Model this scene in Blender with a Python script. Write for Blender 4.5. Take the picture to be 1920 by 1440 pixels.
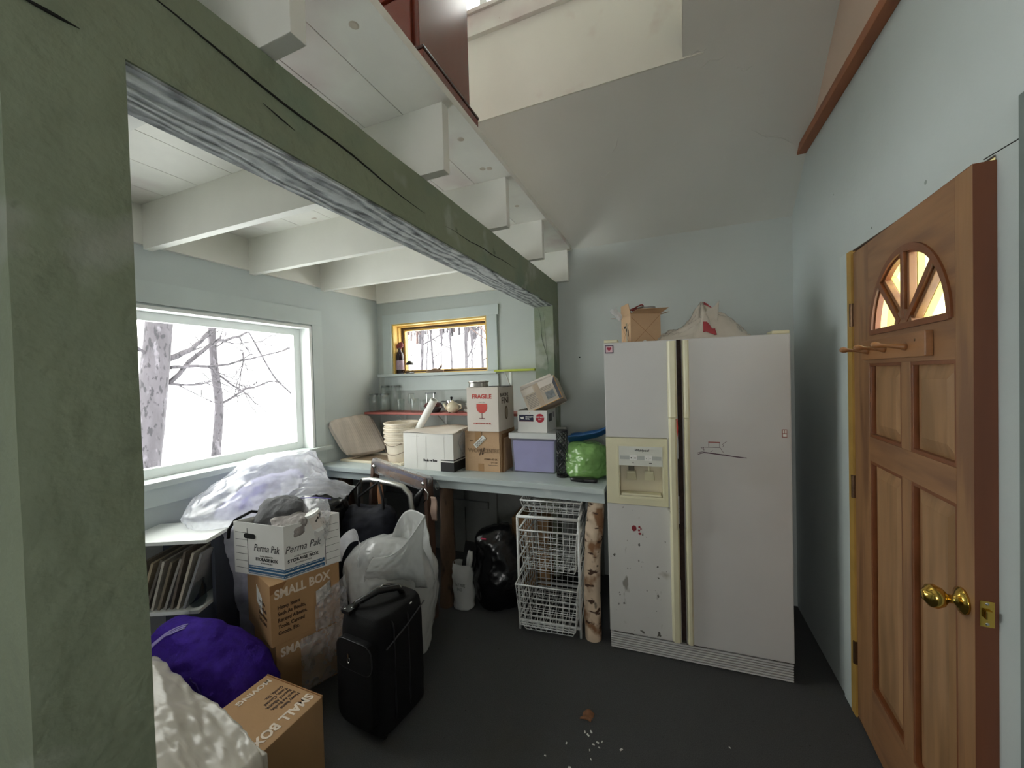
import bpy, bmesh, math, random
from mathutils import Vector, Matrix, noise, Euler
PI = math.pi
sc = bpy.context.scene
for o in list(bpy.data.objects): bpy.data.objects.remove(o, do_unlink=True)
C = sc.collection

# ------------------------------------------------------------------ camera
cam = bpy.data.cameras.new('camera'); camo = bpy.data.objects.new('camera', cam); C.objects.link(camo)
YAW, PITCH, ROLL, FPX = math.radians(22.2917), math.radians(1.046), math.radians(-1.565), 726.34
cam.sensor_width = 36; cam.lens = FPX / 1920 * 36; cam.clip_start = 0.02; cam.clip_end = 300
fw = Vector((-math.sin(YAW) * math.cos(PITCH), math.cos(YAW) * math.cos(PITCH), -math.sin(PITCH)))
rt = Vector((math.cos(YAW), math.sin(YAW), 0)); up = rt.cross(fw)
r2 = rt * math.cos(ROLL) + up * math.sin(ROLL); u2 = -rt * math.sin(ROLL) + up * math.cos(ROLL)
m = Matrix((r2, u2, -fw)).transposed().to_4x4(); m.translation = (0, 0, 1.56)
camo.matrix_world = m
sc.camera = camo

# ------------------------------------------------------------------ light
w = bpy.data.worlds.new('overcast_sky'); sc.world = w; w.use_nodes = True
bg = w.node_tree.nodes['Background']; bg.inputs[0].default_value = (1.0, 0.985, 0.95, 1); bg.inputs[1].default_value = 1.0
sc.view_settings.view_transform = 'Standard'; sc.view_settings.look = 'None'
sc.view_settings.exposure = 3.2; sc.view_settings.gamma = 1.0; sc.view_settings.use_curve_mapping = False
try:
    sc.cycles.diffuse_bounces = 7; sc.cycles.max_bounces = 16; sc.cycles.transparent_max_bounces = 24
    sc.cycles.caustics_reflective = False; sc.cycles.caustics_refractive = False
except Exception: pass
def portal(name, loc, rot, sx, sy):          # sampling aid in each window opening, gives off no light itself
    l = bpy.data.lights.new(name, 'AREA'); l.shape = 'RECTANGLE'; l.size = sx; l.size_y = sy; l.cycles.is_portal = True
    o = bpy.data.objects.new(name, l); C.objects.link(o); o.location = loc; o.rotation_euler = rot
portal('window_portal', (-2.80, 1.475, 1.52), (0, -PI / 2, 0), 1.0, 1.55)
portal('window_portal', (-1.967, 3.18, 1.855), (-PI / 2, 0, 0), 1.0, 0.48)
portal('window_portal', (-1.075, 2.36, 4.19), (-PI / 2, 0, 0), 1.85, 0.62)
portal('window_portal', (-2.83, .40, 3.35), (0, -PI / 2, 0), .8, 1.5)
portal('window_portal', (-0.10, -2.36, 1.525), (PI / 2, 0, 0), .9, .95)

# ------------------------------------------------------------------ materials
def lin(c):
    if isinstance(c, str):
        c = [int(c[i:i + 2], 16) / 255 for i in (0, 2, 4)]
    return tuple(x / 12.92 if x <= .04045 else ((x + .055) / 1.055) ** 2.4 for x in c)
MATS = {}
def mk(name, col, rough=.6, metal=0., var=.08, vs=6., stretch=(1, 1, 1), bump=0., bs=40., bstretch=None, spots=None, spec=.5, alpha=1., trans=0., sub=None, detail=4.):
    """procedural principled: two tone noise colour, optional spots (colour, scale, threshold, softness), noise bump"""
    if name in MATS: return MATS[name]
    mt = bpy.data.materials.new(name); mt.use_nodes = True; nt = mt.node_tree; N = nt.nodes; L = nt.links
    p = N['Principled BSDF']; c = lin(col)
    tc = N.new('ShaderNodeTexCoord'); mp = N.new('ShaderNodeMapping'); mp.inputs['Scale'].default_value = stretch
    L.new(tc.outputs['Object'], mp.inputs['Vector'])
    nz = N.new('ShaderNodeTexNoise'); nz.inputs['Scale'].default_value = vs; nz.inputs['Detail'].default_value = detail
    L.new(mp.outputs[0], nz.inputs['Vector'])
    rp = N.new('ShaderNodeValToRGB'); rp.color_ramp.elements[0].position = .3; rp.color_ramp.elements[1].position = .7
    rp.color_ramp.elements[0].color = tuple(x * (1 - var) for x in c) + (1,)
    rp.color_ramp.elements[1].color = tuple(min(1, x * (1 + var)) for x in c) + (1,)
    L.new(nz.outputs['Fac'], rp.inputs[0]); out = rp.outputs[0]
    for s in (spots or []):
        sc_, ss, th, soft = s[:4]; st = s[4] if len(s) > 4 else (1, 1, 1)
        m2 = N.new('ShaderNodeMapping'); m2.inputs['Scale'].default_value = st; m2.inputs['Location'].default_value = (3.1 * ss, 1.7, 5.3)
        L.new(tc.outputs['Object'], m2.inputs['Vector'])
        n2 = N.new('ShaderNodeTexNoise'); n2.inputs['Scale'].default_value = ss; n2.inputs['Detail'].default_value = 3
        L.new(m2.outputs[0], n2.inputs['Vector'])
        r3 = N.new('ShaderNodeValToRGB'); r3.color_ramp.elements[0].position = th; r3.color_ramp.elements[1].position = th + soft
        r3.color_ramp.elements[0].color = (0, 0, 0, 1); r3.color_ramp.elements[1].color = (1, 1, 1, 1)
        L.new(n2.outputs['Fac'], r3.inputs[0])
        mx = N.new('ShaderNodeMix'); mx.data_type = 'RGBA'
        L.new(r3.outputs[0], mx.inputs[0]); L.new(out, mx.inputs[6]); mx.inputs[7].default_value = lin(sc_) + (1,)
        out = mx.outputs[2]
    L.new(out, p.inputs['Base Color'])
    p.inputs['Roughness'].default_value = rough; p.inputs['Metallic'].default_value = metal
    p.inputs['Specular IOR Level'].default_value = spec
    p.inputs['Transmission Weight'].default_value = trans
    if sub: p.inputs['Subsurface Weight'].default_value = sub; p.inputs['Subsurface Radius'].default_value = (.02, .02, .02)
    if bump:
        m4 = N.new('ShaderNodeMapping'); m4.inputs['Scale'].default_value = bstretch or stretch
        L.new(tc.outputs['Object'], m4.inputs['Vector'])
        n4 = N.new('ShaderNodeTexNoise'); n4.inputs['Scale'].default_value = bs; n4.inputs['Detail'].default_value = 5
        L.new(m4.outputs[0], n4.inputs['Vector'])
        b = N.new('ShaderNodeBump'); b.inputs['Strength'].default_value = bump; b.inputs['Distance'].default_value = .01
        L.new(n4.outputs['Fac'], b.inputs['Height']); L.new(b.outputs[0], p.inputs['Normal'])
    if alpha < 1:
        o = N['Material Output']; tr = N.new('ShaderNodeBsdfTransparent'); ms = N.new('ShaderNodeMixShader'); ms.inputs[0].default_value = alpha
        L.new(tr.outputs[0], ms.inputs[1]); L.new(p.outputs[0], ms.inputs[2]); L.new(ms.outputs[0], o.inputs[0])
    MATS[name] = mt; return mt
def front_only(N, L, f):                      # the unrefracted shader must not totally reflect where a ray leaves the sheet
    ge = N.new('ShaderNodeNewGeometry'); iv = N.new('ShaderNodeMath'); iv.operation = 'SUBTRACT'; iv.inputs[0].default_value = 1.
    L.new(ge.outputs['Backfacing'], iv.inputs[1]); mu = N.new('ShaderNodeMath'); mu.operation = 'MULTIPLY'
    L.new(iv.outputs[0], mu.inputs[0]); L.new(f.outputs[0], mu.inputs[1]); return mu.outputs[0]
def mk_glass(name, tint=(1, 1, 1), gl=.05, ior=1.45):
    if name in MATS: return MATS[name]
    mt = bpy.data.materials.new(name); mt.use_nodes = True; nt = mt.node_tree; N = nt.nodes; L = nt.links
    N.remove(N['Principled BSDF']); o = N['Material Output']
    tr = N.new('ShaderNodeBsdfTransparent'); tr.inputs[0].default_value = tuple(tint) + (1,)
    g = N.new('ShaderNodeBsdfGlossy'); g.inputs['Roughness'].default_value = gl
    f = N.new('ShaderNodeFresnel'); f.inputs[0].default_value = ior
    ms = N.new('ShaderNodeMixShader'); L.new(front_only(N, L, f), ms.inputs[0]); L.new(tr.outputs[0], ms.inputs[1]); L.new(g.outputs[0], ms.inputs[2])
    L.new(ms.outputs[0], o.inputs[0]); MATS[name] = mt; return mt
def mk_film(name, col, cover, rough=.25, trl=.5, var=.25, vs=9.):
    """thin plastic film: part see-through, part diffuse with light coming through, with a sheen"""
    if name in MATS: return MATS[name]
    mt = bpy.data.materials.new(name); mt.use_nodes = True; nt = mt.node_tree; N = nt.nodes; L = nt.links
    N.remove(N['Principled BSDF']); o = N['Material Output']; c = lin(col) + (1,)
    tr = N.new('ShaderNodeBsdfTransparent'); d = N.new('ShaderNodeBsdfDiffuse'); d.inputs[0].default_value = c
    t = N.new('ShaderNodeBsdfTranslucent'); t.inputs[0].default_value = c
    g = N.new('ShaderNodeBsdfGlossy'); g.inputs['Roughness'].default_value = rough
    a = N.new('ShaderNodeMixShader'); a.inputs[0].default_value = trl; L.new(d.outputs[0], a.inputs[1]); L.new(t.outputs[0], a.inputs[2])
    tc = N.new('ShaderNodeTexCoord'); nz = N.new('ShaderNodeTexNoise'); nz.inputs['Scale'].default_value = vs; nz.inputs['Detail'].default_value = 4
    L.new(tc.outputs['Object'], nz.inputs['Vector'])
    mr = N.new('ShaderNodeMapRange'); mr.inputs[3].default_value = max(0, cover - var); mr.inputs[4].default_value = min(1, cover + var); mr.inputs[1].default_value = .3; mr.inputs[2].default_value = .7
    L.new(nz.outputs['Fac'], mr.inputs[0])
    b = N.new('ShaderNodeMixShader'); L.new(mr.outputs[0], b.inputs[0]); L.new(tr.outputs[0], b.inputs[1]); L.new(a.outputs[0], b.inputs[2])
    f = N.new('ShaderNodeFresnel'); f.inputs[0].default_value = 1.5
    e = N.new('ShaderNodeMixShader'); L.new(front_only(N, L, f), e.inputs[0]); L.new(b.outputs[0], e.inputs[1]); L.new(g.outputs[0], e.inputs[2])
    L.new(e.outputs[0], o.inputs[0]); MATS[name] = mt; return mt
def mk_wood(name, c1, c2, axis='Z', scale=14., rough=.45, bump=.15, knots=None, detail=5.):
    st = {'X': (.12, 1, 1), 'Y': (1, .12, 1), 'Z': (1, 1, .12)}[axis]
    sp = [(c2, scale, .47, .16, st)]
    if knots: sp.append((knots, 5., .70, .05, (1, 1, .6)))
    return mk(name, c1, rough, var=.12, vs=scale * 1.7, stretch=st, bump=bump, bs=scale * 3, spots=sp, detail=detail)

paint_wall = mk('wall_paint_blue_grey', 'C2CACA', .75, var=.03, vs=2.5, bump=.06, bs=60)
paint_wall_back = mk('wall_paint_grey_green', 'BCC2BF', .75, var=.03, vs=2.5, bump=.06, bs=60)
paint_trim = mk('trim_paint_blue_grey', 'C6CFCE', .55, var=.04, vs=4, bump=.05, bs=30, spots=[('9AA2A2', 7., .76, .03)])
paint_slope = mk('ceiling_plaster', 'D0D0C9', .85, var=.03, vs=2, bump=.15, bs=5)
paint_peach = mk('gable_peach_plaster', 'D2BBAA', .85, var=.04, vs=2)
paint_white = mk('white_paint_boards', 'E2E0D8', .6, var=.05, vs=5, spots=[('CFC2BE', 2.6, .50, .2), ('B9AC9E', 9., .74, .03)], bump=.05, bs=20)
paint_joist = mk('white_paint_joist', 'E6E5DE', .6, var=.03, vs=4, bump=.05, bs=20)
paint_white2 = mk('white_window_paint', 'E9ECEA', .5, var=.03, vs=5)
paint_green = mk('sage_green_paint', '858E78', .7, var=.08, vs=3, bump=.8, bs=18, spots=[('768876', 2.4, .56, .12), ('9EA296', 3.6, .61, .07), ('626C58', 11., .72, .04)])
def mk_grain(name):
    mt = bpy.data.materials.new(name); mt.use_nodes = True; nt = mt.node_tree; N = nt.nodes; L = nt.links; p = N['Principled BSDF']
    tc = N.new('ShaderNodeTexCoord'); mp = N.new('ShaderNodeMapping'); mp.inputs['Scale'].default_value = (1, .22, 1); L.new(tc.outputs['Object'], mp.inputs[0])
    wv = N.new('ShaderNodeTexWave'); wv.bands_direction = 'X'; wv.inputs['Scale'].default_value = 9; wv.inputs['Distortion'].default_value = 14; wv.inputs['Detail'].default_value = 4; wv.inputs['Detail Scale'].default_value = 1.3; L.new(mp.outputs[0], wv.inputs[0])
    nz = N.new('ShaderNodeTexNoise'); nz.inputs['Scale'].default_value = 22; nz.inputs['Detail'].default_value = 6; L.new(tc.outputs['Object'], nz.inputs['Vector'])
    mu = N.new('ShaderNodeMath'); mu.operation = 'MULTIPLY_ADD'; mu.inputs[1].default_value = .38; L.new(wv.outputs['Fac'], mu.inputs[0])
    m2 = N.new('ShaderNodeMath'); m2.operation = 'MULTIPLY'; m2.inputs[1].default_value = .75; L.new(nz.outputs['Fac'], m2.inputs[0]); L.new(m2.outputs[0], mu.inputs[2])
    rp = N.new('ShaderNodeValToRGB'); e = rp.color_ramp.elements; e[0].position = .22; e[0].color = lin('34383A') + (1,); e[1].position = .75; e[1].color = lin('C3C8C7') + (1,)
    k = e.new(.42); k.color = lin('83888A') + (1,); L.new(mu.outputs[0], rp.inputs[0]); L.new(rp.outputs[0], p.inputs['Base Color']); p.inputs['Roughness'].default_value = .7
    bu = N.new('ShaderNodeBump'); bu.inputs['Strength'].default_value = .6; bu.inputs['Distance'].default_value = .006; L.new(mu.outputs[0], bu.inputs['Height']); L.new(bu.outputs[0], p.inputs['Normal'])
    return mt
bare_wood = mk_grain('weathered_bare_wood')
crack_m = mk('dark_crack', '1B1C18', .9)
carpet = mk('dark_grey_carpet', '565758', .95, var=.25, vs=320, bump=.8, bs=420, spec=.1, spots=[('5A5852', 2.2, .6, .2), ('2E2F30', 60, .72, .04)])
yellow = mk('yellow_paint', 'DEBB6C', .5, var=.08, vs=8)
ochre = mk('ochre_jamb_paint', 'B08C46', .5, var=.1, vs=8)
yellow2 = mk('pale_yellow_paint', 'E9E28C', .5, var=.05, vs=8)
dark_wood = mk('dark_sash', '4A3526', .5, var=.15, vs=12)
door_w = mk_wood('fir_door_wood', '9B734F', '7F5A40', 'Z', 16, .38, .08)
door_w2 = mk_wood('fir_door_wood_rail', '966D4B', '7F5A40', 'X', 16, .38, .08)
door_panel = mk_wood('fir_door_panel', 'A67F5A', '8C6A48', 'Z', 13, .36, .08)
door_dark = mk('fir_door_edge', '74432A', .45, var=.12, vs=20, stretch=(1, 1, .1))
mould_w = mk('fir_moulding', '7C4A2B', .38, var=.12, vs=20)
red_beam = mk_wood('reddish_beam', '9C5F3D', '7E4A30', 'Y', 12, .5, .1)
dresser_m = mk('dresser_mahogany', '6E3022', .2, var=.06, vs=6, stretch=(1, 1, .15))
dresser_d = mk('dresser_dark', '35130D', .3)
pine = mk_wood('peg_pine', '9F7048', '875C3C', 'X', 15, .35, .05)
brass = mk('brass', 'D8B45A', .16, 1., var=.06, vs=20)
steel = mk('steel', 'B4B4B0', .25, 1., var=.1, vs=20)
chrome = mk('chrome', 'D4D6D6', .1, 1.)
hinge_m = mk('hinge_brown', '6C5440', .35, .8, var=.2, vs=30)
black_pl = mk('black_plastic', '151516', .35, var=.1)
black_cloth = mk('black_nylon', '09090C', .75, var=.3, vs=60, bump=.25, bs=300, spec=.3)
black_bag = mk('black_bin_liner', '0B0B0D', .22, var=.2, bump=.2, bs=20)
navy_cloth = mk('navy_cloth', '13151F', .75, var=.3, vs=40, bump=.3, bs=30, spec=.25)
dark_cloth = mk('charcoal_cloth', '4A4A4C', .85, var=.2, vs=30, bump=.4, bs=60)
grey_cloth = mk('grey_knit', '8F8986', .9, var=.2, vs=30, bump=.6, bs=60)
cardboard = mk('cardboard', 'A8835B', .8, var=.08, vs=5, bump=.1, bs=60, stretch=(1, 1, .4))
cardboard2 = mk('cardboard_pale', 'BF9E7C', .8, var=.07, vs=6, bump=.1, bs=60)
cardboard3 = mk('cardboard_dark', '8F663F', .8, var=.1, vs=6)
paperwhite = mk('white_card', 'DDDCD8', .7, var=.05, vs=5, bump=.06, bs=12)
paperwhite2 = mk('white_card_warm', 'D8CFC6', .7, var=.05, vs=5)
paper = mk('paper', 'E8E8E4', .6, var=.04, vs=8)
black_ink = mk('black_ink', '1E1E20', .7)
grey_ink = mk('grey_ink', '6A655F', .7)
brown_ink = mk('brown_ink', '4A3424', .7)
white_ink = mk('white_ink', 'D9C9B8', .7, var=.15, vs=40)
red_ink = mk('red_ink', 'C2453A', .6)
blue_ink = mk('blue_ink', '2E5F86', .6, var=.1, vs=60)
navy_ink = mk('navy_ink', '1D2440', .6)
fridge_w = mk('fridge_white_enamel', 'CECDCC', .5, var=.025, vs=3, bump=.05, bs=400, spots=[('BDB9B2', 1.3, .62, .2)])
fridge_low = mk('fridge_white_scuffed', 'CCCBC8', .5, var=.03, vs=3, bump=.05, bs=400, spots=[('5E5B56', 42., .685, .03, (1, 1, .6)), ('8E8A83', 17., .67, .06, (1, 1, .4)), ('A9A49C', 8., .66, .1)])
fridge_cream = mk('fridge_cream_plastic', 'DAD5B6', .38, var=.05, vs=4)
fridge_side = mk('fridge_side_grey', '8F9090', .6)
cream_white = mk('dispenser_panel', 'D6D8CF', .4)
rust = mk('rusty_gap', '3A2A22', .8, var=.4, vs=50)
counter_p = mk('counter_paint_blue_grey', 'B9C3C4', .5, var=.05, vs=6, stretch=(.3, 1, 1), spots=[('8F9B9E', 3., .66, .08, (.4, 1, 1)), ('D8DEDD', 5., .68, .06, (.5, 1, 1))])
bark = mk('brown_bark', '5B4636', .9, var=.3, vs=14, stretch=(1, 1, .3), bump=1., bs=22, spots=[('3A2B22', 16, .56, .1, (1, 1, .3))])
birch = mk('birch_bark', 'D2BCA4', .7, var=.12, vs=9, bump=.4, bs=20, spots=[('8C6444', 9., .54, .1, (1, 1, .8)), ('4A3020', 14., .60, .05, (1, 1, 2.2)), ('1C130E', 7., .61, .04, (1, 1, .7))])
board_old = mk('old_grey_boards', '8A8C88', .85, var=.1, vs=6)
wire_m = mk('white_wire', 'D7D9D8', .35)
bucket_m = mk('bucket_plastic', 'DDD3C2', .45, var=.05, vs=6, spots=[('B09A82', 9., .66, .1)])
lid_m = mk('ribbed_lid', 'CEC3B9', .55, var=.12, vs=26, stretch=(.15, 1, .15))
tan_m = mk('tan_plastic', 'A08E78', .6, var=.1)
beige_m = mk('beige_plastic', 'DCD2BC', .45, var=.04)
purple_m = mk('purple_fabric', '3A2088', .8, var=.2, vs=30, bump=.3, bs=120, spec=.2)
purple_band = mk('purple_stripe', 'A79BD6', .6)
lilac = mk('lilac_contents', 'A9A3D6', .6, var=.04)
tote_m = mk_film('clear_tote_plastic', 'D6DAE0', .16, .35, .5, .03)
totelid_m = mk_film('tote_lid_plastic', 'F2F4F4', .86, .35, .25, .03)
clear_bag = mk_film('clear_bag_film', 'EFF0F6', .56, .15, .6, .22, 7.)
clear_bag2 = mk_film('zip_bag_film', 'E4E4E8', .30, .12, .5, .06, 14.)
white_bag = mk_film('white_bin_liner', 'DCDDDC', .93, .22, .4, .06, 7.)
grocery = mk_film('grocery_bag_film', 'E0D9CE', .92, .25, .35, .06, 9.)
dust_sheet = mk_film('dust_sheet_film', 'C8C2B6', .94, .3, .25, .05, 8.)
green_bag = mk_film('green_bag_film', '93C274', .96, .18, .3, .03, 8.)
blue_pl = mk('blue_plastic', '1F4F80', .4, var=.06)
pink_p = mk('pink_shelf_paint', 'B5675F', .55, var=.06, vs=6)
lime_p = mk('lime_shelf_paint', 'B4C042', .5, var=.05, vs=6)
glass = mk_glass('pane_glass', (.97, .99, .98), .01, 1.3)
jar_glass = mk_glass('jar_glass', (.975, .985, .98), .03, 1.6)
bottle_m = mk('wine_bottle_glass', '24141A', .1)
tin_m = mk('tin', 'A9A7A2', .28, .9, var=.1)
ceramic = mk('ceramic_cream', 'DFD5BE', .25, var=.03, spots=[('5A3A26', 16., .60, .04), ('B4783C', 9., .64, .04)])
snow = mk('snow', 'F4F6F9', .9, var=.02, vs=.5)
tree_m = mk('grey_bark', '454146', .9, var=.25, vs=7, stretch=(1, 1, .3), bump=.8, bs=16, spots=[('5E5A60', 9., .6, .08, (1, 1, .5)), ('2A282C', 24., .56, .06, (1, 1, .4))])
twig_m = mk('twig_bark', '5A4A48', .9)
leaf_m = mk('dry_leaf', '7A5236', .8, var=.2, vs=40)
bit_m = mk('plaster_bits', 'DADAD6', .8)

# ------------------------------------------------------------------ geometry helpers
class G:
    def __init__(s): s.v = []; s.f = []
    def add(s, vs, fs):
        k = len(s.v); s.v += [tuple(v) for v in vs]; s.f += [tuple(i + k for i in f) for f in fs]; return s
    def box(s, x0, y0, z0, x1, y1, z1):
        return s.add([(x0, y0, z0), (x1, y0, z0), (x1, y1, z0), (x0, y1, z0), (x0, y0, z1), (x1, y0, z1), (x1, y1, z1), (x0, y1, z1)],
                     [(0, 3, 2, 1), (4, 5, 6, 7), (0, 1, 5, 4), (1, 2, 6, 5), (2, 3, 7, 6), (3, 0, 4, 7)])
    def hexa(s, b, t):
        return s.add(list(b) + list(t), [(0, 3, 2, 1), (4, 5, 6, 7), (0, 1, 5, 4), (1, 2, 6, 5), (2, 3, 7, 6), (3, 0, 4, 7)])
    def prism(s, poly, O, R, U, N, h0, h1):
        O, R, U, N = Vector(O), Vector(R), Vector(U), Vector(N); n = len(poly)
        a = [O + R * p[0] + U * p[1] + N * h0 for p in poly]; b = [O + R * p[0] + U * p[1] + N * h1 for p in poly]
        return s.add(a + b, [tuple(range(n - 1, -1, -1)), tuple(range(n, 2 * n))] + [(i, (i + 1) % n, n + (i + 1) % n, n + i) for i in range(n)])
    def ringprism(s, outer, inner, O, R, U, N, h0, h1):   # frame between two polygons with the same count
        O, R, U, N = Vector(O), Vector(R), Vector(U), Vector(N); n = len(outer)
        vs = [O + R * p[0] + U * p[1] + N * h for h in (h0, h1) for pl in (outer, inner) for p in pl]
        fs = []
        for i in range(n):
            j = (i + 1) % n
            fs += [(i, n + i, n + j, j), (2 * n + i, 2 * n + j, 3 * n + j, 3 * n + i), (i, j, 2 * n + j, 2 * n + i), (n + i, 3 * n + i, 3 * n + j, n + j)]
        return s.add(vs, fs)
    def tube(s, pts, r, n=8, closed=False):
        pts = [Vector(p) for p in pts]; k = len(pts); rs = r if isinstance(r, (list, tuple)) else [r] * k
        vs = []; prev = None
        for i, p in enumerate(pts):
            if closed: t = pts[(i + 1) % k] - pts[i - 1]
            else: t = pts[min(i + 1, k - 1)] - pts[max(i - 1, 0)]
            t = t.normalized() if t.length > 1e-9 else Vector((0, 0, 1))
            if prev is None:
                a = Vector((0, 0, 1)) if abs(t.z) < .9 else Vector((1, 0, 0)); a = (a - t * a.dot(t)).normalized()
            else:
                a = prev - t * prev.dot(t); a = a.normalized() if a.length > 1e-6 else t.orthogonal().normalized()
            prev = a; b = t.cross(a)
            vs += [p + (a * math.cos(2 * PI * j / n) + b * math.sin(2 * PI * j / n)) * rs[i] for j in range(n)]
        fs = []
        for i in range(k if closed else k - 1):
            q = (i + 1) % k
            fs += [(i * n + j, i * n + (j + 1) % n, q * n + (j + 1) % n, q * n + j) for j in range(n)]
        if not closed: fs += [tuple(range(n - 1, -1, -1)), tuple((k - 1) * n + j for j in range(n))]
        return s.add(vs, fs)
    def lathe(s, prof, c=(0, 0, 0), n=24, ax=None):
        c = Vector(c); M = Matrix.Identity(3)
        if ax is not None: M = Vector((0, 0, 1)).rotation_difference(Vector(ax)).to_matrix()
        vs = []; fs = []; k = len(prof)
        for r, z in prof: vs += [c + M @ Vector((r * math.cos(2 * PI * j / n), r * math.sin(2 * PI * j / n), z)) for j in range(n)]
        for i in range(k - 1): fs += [(i * n + j, i * n + (j + 1) % n, (i + 1) * n + (j + 1) % n, (i + 1) * n + j) for j in range(n)]
        if prof[0][0] > 1e-4: fs.append(tuple(range(n - 1, -1, -1)))
        if prof[-1][0] > 1e-4: fs.append(tuple((k - 1) * n + j for j in range(n)))
        return s.add(vs, fs)
    def mesh(s, name, bevel=0, seg=2):
        me = bpy.data.meshes.new(name); me.from_pydata(s.v, [], s.f)
        bm = bmesh.new(); bm.from_mesh(me)
        bmesh.ops.remove_doubles(bm, verts=bm.verts, dist=1e-6)
        bmesh.ops.recalc_face_normals(bm, faces=bm.faces)
        if bevel: bmesh.ops.bevel(bm, geom=list(bm.edges), offset=bevel, segments=seg, profile=.7, affect='EDGES', clamp_overlap=True)
        bm.to_mesh(me); bm.free(); return me
    def build(s, name, mat, parent=None, bevel=0, smooth=False, label=None, seg=2):
        me = s.mesh(name, bevel, seg); me.materials.append(mat)
        if smooth:
            for p in me.polygons: p.use_smooth = True
        o = bpy.data.objects.new(name, me); C.objects.link(o)
        if parent: o.parent = parent
        if label: o['label'] = label
        return o
def smooth_by_angle(o, ang=.6):
    for p in o.data.polygons: p.use_smooth = True
    try: o.data.set_sharp_from_angle(angle=ang)
    except Exception: pass
    return o
def thing(name, label, cat, loc=(0, 0, 0), rz=0, group=None, rot=None):
    o = bpy.data.objects.new(name, None); C.objects.link(o); o.location = loc; o.empty_display_size = .05
    o.rotation_euler = rot if rot else (0, 0, rz); o['label'] = label; o['category'] = cat
    if group: o['group'] = group
    return o
def tag(o, label, cat, group=None):
    o['label'] = label; o['category'] = cat
    if group: o['group'] = group
    return o
def struct(o, label=None, cat=None):
    o['kind'] = 'structure'
    if label: o['label'] = label
    if cat: o['category'] = cat
    return o
def sempty(name, label, cat, loc=(0, 0, 0), rz=0):
    return struct(thing(name, label, cat, loc, rz))
def rect(x0, y0, x1, y1): return [(x0, y0), (x1, y0), (x1, y1), (x0, y1)]
def circ(cx, cy, r, n=20, ry=None): return [(cx + r * math.cos(2 * PI * i / n), cy + (ry or r) * math.sin(2 * PI * i / n)) for i in range(n)]
def decal(name, polys, O, R, U, mat, parent, h0=.0003, h1=.0012):
    R, U = Vector(R).normalized(), Vector(U).normalized(); N = R.cross(U); g = G()
    for p in polys: g.prism(p, O, R, U, N, h0, h1)
    return g.build(name, mat, parent)
def stroke(pts, wd):                          # a thick flat polyline as quads
    out = []
    for a, b in zip(pts, pts[1:]):
        a, b = Vector(a), Vector(b); d = (b - a); n = Vector((-d.y, d.x)).normalized() * wd / 2
        out.append([tuple(a - n), tuple(b - n), tuple(b + n), tuple(a + n)])
    return out
def text(txt, size, O, R, U, mat, parent, align='LEFT', bold=0., sx=1., shear=0., name='lettering'):
    cu = bpy.data.curves.new('txt', 'FONT'); cu.body = txt; cu.size = size; cu.align_x = align; cu.offset = bold; cu.shear = shear
    cu.extrude = .0004; cu.resolution_u = 3
    t = bpy.data.objects.new('txt', cu); C.objects.link(t)
    dg = bpy.context.evaluated_depsgraph_get(); me = bpy.data.meshes.new_from_object(t.evaluated_get(dg))
    bpy.data.objects.remove(t, do_unlink=True)
    R, U = Vector(R).normalized(), Vector(U).normalized(); N = R.cross(U)
    mm = Matrix((R * sx, U, N)).transposed().to_4x4(); mm.translation = Vector(O) + N * .0009
    me.transform(mm); me.materials.clear(); me.materials.append(mat); me.name = name
    o = bpy.data.objects.new(name, me); C.objects.link(o); o.parent = parent
    return o
def fbm(p, o=4):
    return noise.fractal(p, 1.0, 2.0, o)
def ridge(p):
    v = 0; a = 1.
    for i in range(4):
        v += a * (1 - 2 * abs(noise.noise(p))); a *= .5; p = p * 2.03 + Vector((7.1, 3.3, 1.7))
    return v
def catmull(vals, t):
    n = len(vals) - 1; x = t * n; i = min(int(x), n - 1); f = x - i
    p0, p1, p2, p3 = vals[max(i - 1, 0)], vals[i], vals[i + 1], vals[min(i + 2, n)]
    return [.5 * (2 * b + (c - a) * f + (2 * a - 5 * b + 4 * c - d) * f * f + (3 * b - a - 3 * c + d) * f ** 3) for a, b, c, d in zip(p0, p1, p2, p3)]
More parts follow.
